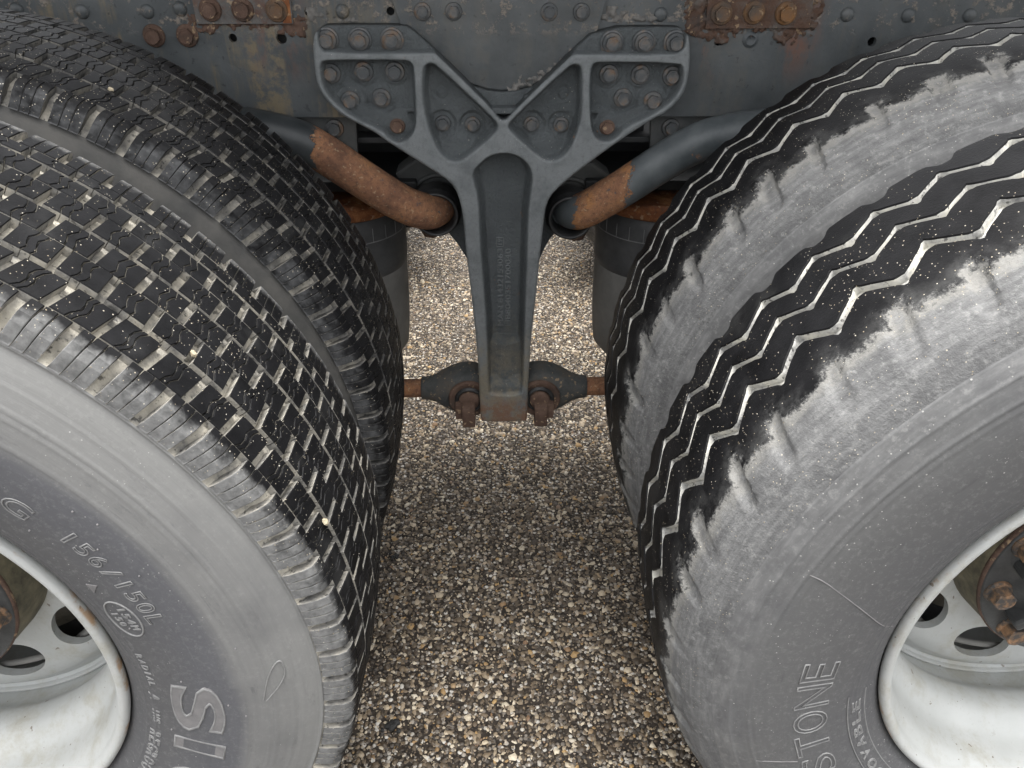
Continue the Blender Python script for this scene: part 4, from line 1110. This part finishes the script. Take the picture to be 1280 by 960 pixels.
    if not inner:
        letters(tyre, 'BRIDGESTONE', .384, 0, 0, .039, near_side_R, outline=.0008, fill=False,
                xlist=[(250, 6.2), (242.3, 6.2), (237.2, 1.8), (231.5, 6.2), (224, 6.2), (213.5, 5.6), (204.8, 5.6), (198.4, 5.6), (192.0, 5.8), (185.2, 5.8), (179.2, 4.6)])
        letters(tyre, 'REGROOVABLE', .331, 236, 190, .0115, near_side_R, outline=.0007, fill=False)
        for r_ in (.3415, .3195):
            obj('band_line', tube('band_line', [(r_ * math.cos(R_(a)), side_y_t(near_side_R, r_) - .0004, r_ * math.sin(R_(a))) for a in np.linspace(188, 240, 40)], .0008, 6, False), MT['letter_line'], tyre)
        # mould joint running from the rim out across the sidewall
        for pts in ([(.315, 171), (.34, 168.5), (.38, 164.5), (.43, 161.2), (.452, 160.8)], [(.405, 202), (.43, 200.5), (.452, 199.8)]):
            P = [(r_ * math.cos(R_(a)), side_y_t(near_side_R, r_) - .0002, r_ * math.sin(R_(a))) for r_, a in pts]
            obj('mould_joint', tube('mould_joint', spline(P, 6), .0007, 6, False), MT['letter'], tyre)
    return root

def rim(root, inner, hole_phase):
    if inner:
        pr = [(.024, .2966), (.018, .2985), (.012, .297), (.012, .290), (.03, .278), (.10, .262), (.18, .262), (.245, .278), (.262, .290), (.262, .2985), (.25, .2966)]
        o = obj('rim', fix_normals(lathe('rim', pr, 96)), MT['rim'], root); o.location = (0, 0, AXLE_Z); return
    pr = [(.034, .288), (.027, .2935), (.0215, .2972), (.0165, .2986), (.0115, .2978), (.0088, .2950), (.0085, .2918), (.0105, .2885), (.0150, .2858), (.021, .2842), (.027, .2822), (.036, .2765), (.048, .2735), (.066, .2715), (.078, .2690), (.086, .2640), (.094, .2560), (.104, .2490), (.116, .2465), (.132, .2470), (.142, .2515), (.150, .2590), (.160, .2622), (.172, .2632), (.262, .2640)]
    o = obj('rim', lathe('rim', pr, 160), MT['rim'], root); fix_normals(o.data); o.location = (0, 0, AXLE_Z)
    dp = [(.1800, .2628), (.1790, .2600), (.1815, .2575), (.1840, .2545), (.1820, .2500), (.1740, .2420), (.1680, .2330), (.1660, .2150), (.1670, .1900), (.1690, .1700), (.1720, .1450), (.1720, .1200)]
    th_ = .011
    full = dp + [(a + th_, b) for a, b in dp[::-1]]
    me = fix_normals(lathe('disc', full, 160, close=True))
    d = bpy.data.objects.new('disc', me); col.objects.link(d)
    specs = []
    for k in range(10):
        a = R_(hole_phase + 36 * k); r_ = .193
        specs.append((r_ * math.cos(a), .10, .26, r_ * math.sin(a), .0285, 1.42, math.pi / 2 - a))
    boolean_cut(d, cylinders('hand_holes', specs, 32))
    for p in d.data.polygons: p.use_smooth = True
    try: d.data.set_sharp_from_angle(angle=R_(35))
    except Exception: pass
    if not d.data.materials: d.data.materials.append(MT['rim'])
    else: d.data.materials[0] = MT['rim']
    d.parent = o
    ring = obj('weld_ring', fix_normals(lathe('weld_ring', [(.182, .2640), (.1765, .2632), (.1745, .2610), (.1760, .2588), (.182, .2580)], 160)), MT['rim'], o)

def hub(x, lab, y0, ph):
    root = empty('wheel_hub', (x, 0, 0), lab, 'wheel hub', 'black axle hubs inside the rims')
    def part(n, pr, mat, seg=72):
        o = obj(n, fix_normals(lathe(n, [(a + y0, b) for a, b in pr], seg)), mat, root); o.location = (0, 0, AXLE_Z); return o
    part('drum_side', [(.30, .153), (.055, .1465), (.030, .1425), (.016, .1395), (.012, .1398), (.008, .1375)], MT['hubside'])
    part('gasket', [(.0105, .1390), (.0085, .1405), (.0045, .1405), (.003, .1385)], MT['rust_d'])
    part('flange', [(.006, .1385), (.0015, .1385), (.0, .1365), (.001, .108), (-.003, .100), (-.018, .090), (-.034, .082), (-.046, .070), (-.052, .050), (-.053, .001)], MT['hub'])
    for k in range(8):
        a = R_(ph + 45 * k + 22.5)
        o = obj('rib', box('rib', (0, 0, 0), (.034, .028, .014), .005), MT['hub'], root)
        o.location = (.098 * math.cos(a), y0 - .010, AXLE_Z + .098 * math.sin(a)); o.rotation_euler = (0, -a, R_(0))
    part('brake_drum', [(.10, .150), (.12, .206), (.30, .212)], MT['drum'])
    nut = hex_bolt_mesh('nut', .0135, .018, .0165, .005); nut.materials.append(MT['bolt']); nutr = nut.copy(); nutr.materials[0] = MT['nutrust']
    for k in range(10):
        a = R_(ph + 36 * k)
        put('nut', nutr, (.1205 * math.cos(a), y0 + .001, AXLE_Z + .1205 * math.sin(a)), root, random.uniform(0, 1))
    # bar seen through the hand hole
    b = obj('guard_bar', fix_normals(lathe('guard_bar', [(.185, .2085), (.180, .2145), (.185, .2205), (.190, .2145)], 72, close=True)), MT['piston'], root); b.location = (0, 0, AXLE_Z)
    return root
MT['nutrust'] = (lambda M: (M.color(M.ramp(M.noise(70, 4, .7), [(.40, (.055, .052, .050)), (.50, (.13, .088, .060)), (.60, (.25, .145, .080)), (.75, (.34, .21, .125))])), M.bump(M.noise(300, 3), .25, .0005), M.m)[2])(Mat('nut_flaked', .6, .1, .4))

wl = left_wheel(0.0, False, 'outer truck wheel with block-tread tyre, pale grey sidewall and white steel rim')
rim(wl, False, -37 - 0.0)
wl2 = left_wheel(.357, True, 'inner truck wheel with block-tread tyre, right behind the outer block-tread one')
rim(wl2, True, 0)
wr = right_wheel(0.0, False, 'outer truck wheel with zigzag rib tread, speckled grey sidewall and white steel rim')
rim(wr, False, -107)
wr2 = right_wheel(.357, True, 'inner truck wheel with zigzag rib tread, right behind the outer zigzag one')
rim(wr2, True, 0)
hub(LX, 'black hub with rusty nuts in the rim of the block-tread wheel', .105, -11)
hub(RX, 'black hub with rusty nuts in the rim of the zigzag-tread wheel', .115, -168)

# ------------------------------------------------------------------ stone chips caught in the treads
def lodged(cx, R, th, y, r, colr, lab):
    bm = bmesh.new(); g = bmesh.ops.create_icosphere(bm, subdivisions=1, radius=r)
    for v in bm.verts: v.co *= random.uniform(.7, 1.15)
    bmesh.ops.scale(bm, vec=(.8, 1.5, 1.0), verts=bm.verts)
    me = bpy.data.meshes.new('stone_chip'); bm.to_mesh(me); bm.free()
    o = obj('stone_chip', me, colr); a = R_(th)
    o.location = (cx + R * math.cos(a), y, AXLE_Z + R * math.sin(a)); o.rotation_euler = (.3, -a, .5)
    tag(o, lab, 'stone', 'stone chips caught in the tyre treads')
MT['chip_pale'] = mat_simple('pale_stone', (.24, .20, .13), (.40, .35, .26), 200, .8, .5, 400)
lodged(LX, RL + .001, 61.62, 0.4224, .0034, MT['chip_pale'], 'pale stone chip caught in the tread high on the inner block-tread tyre')
lodged(LX, RL - .001, 16.62, 0.0583, .0042, MT['chip_pale'], 'pale yellow stone chip caught low in the outer block-tread tyre')
lodged(LX, RL - .003, 38.48, 0.0804, .0038, MT['chip_pale'], 'cream stone chip wedged in a groove midway up the outer block-tread tyre')

# ------------------------------------------------------------------ axles and the wheels of the far side
def copy_tree(o, parent=None):
    c = o.copy(); col.objects.link(c); c.parent = parent
    for ch in o.children: copy_tree(ch, c)
    return c
for x, lab in ((LX, 'dark axle housing between the block-tread wheels and the far side'), (RX, 'dark axle housing between the zigzag-tread wheels and the far side')):
    root = empty('axle', (x, 1.25, 0), lab, 'axle', 'axle housings of the truck')
    o = obj('housing', fix_normals(lathe('housing', [(-.80, .001), (-.80, .085), (-.40, .085), (-.30, .10), (-.22, .17), (-.10, .21), (.10, .21), (.22, .17), (.30, .10), (.40, .085), (.80, .085), (.80, .001)], 40)), MT['under'], root)
    o.location = (0, 0, AXLE_Z)
for x, y, lab in ((LX, 1.87, 'inner far-side wheel on the axle of the block-tread wheels'), (LX, 2.23, 'outer far-side wheel on the axle of the block-tread wheels'), (RX, 1.87, 'inner far-side wheel on the axle of the zigzag-tread wheels'), (RX, 2.23, 'outer far-side wheel on the axle of the zigzag-tread wheels')):
    c = copy_tree(wr2); c.location = (x, y, 0); c['label'] = lab; c['group'] = 'wheels of the far side'
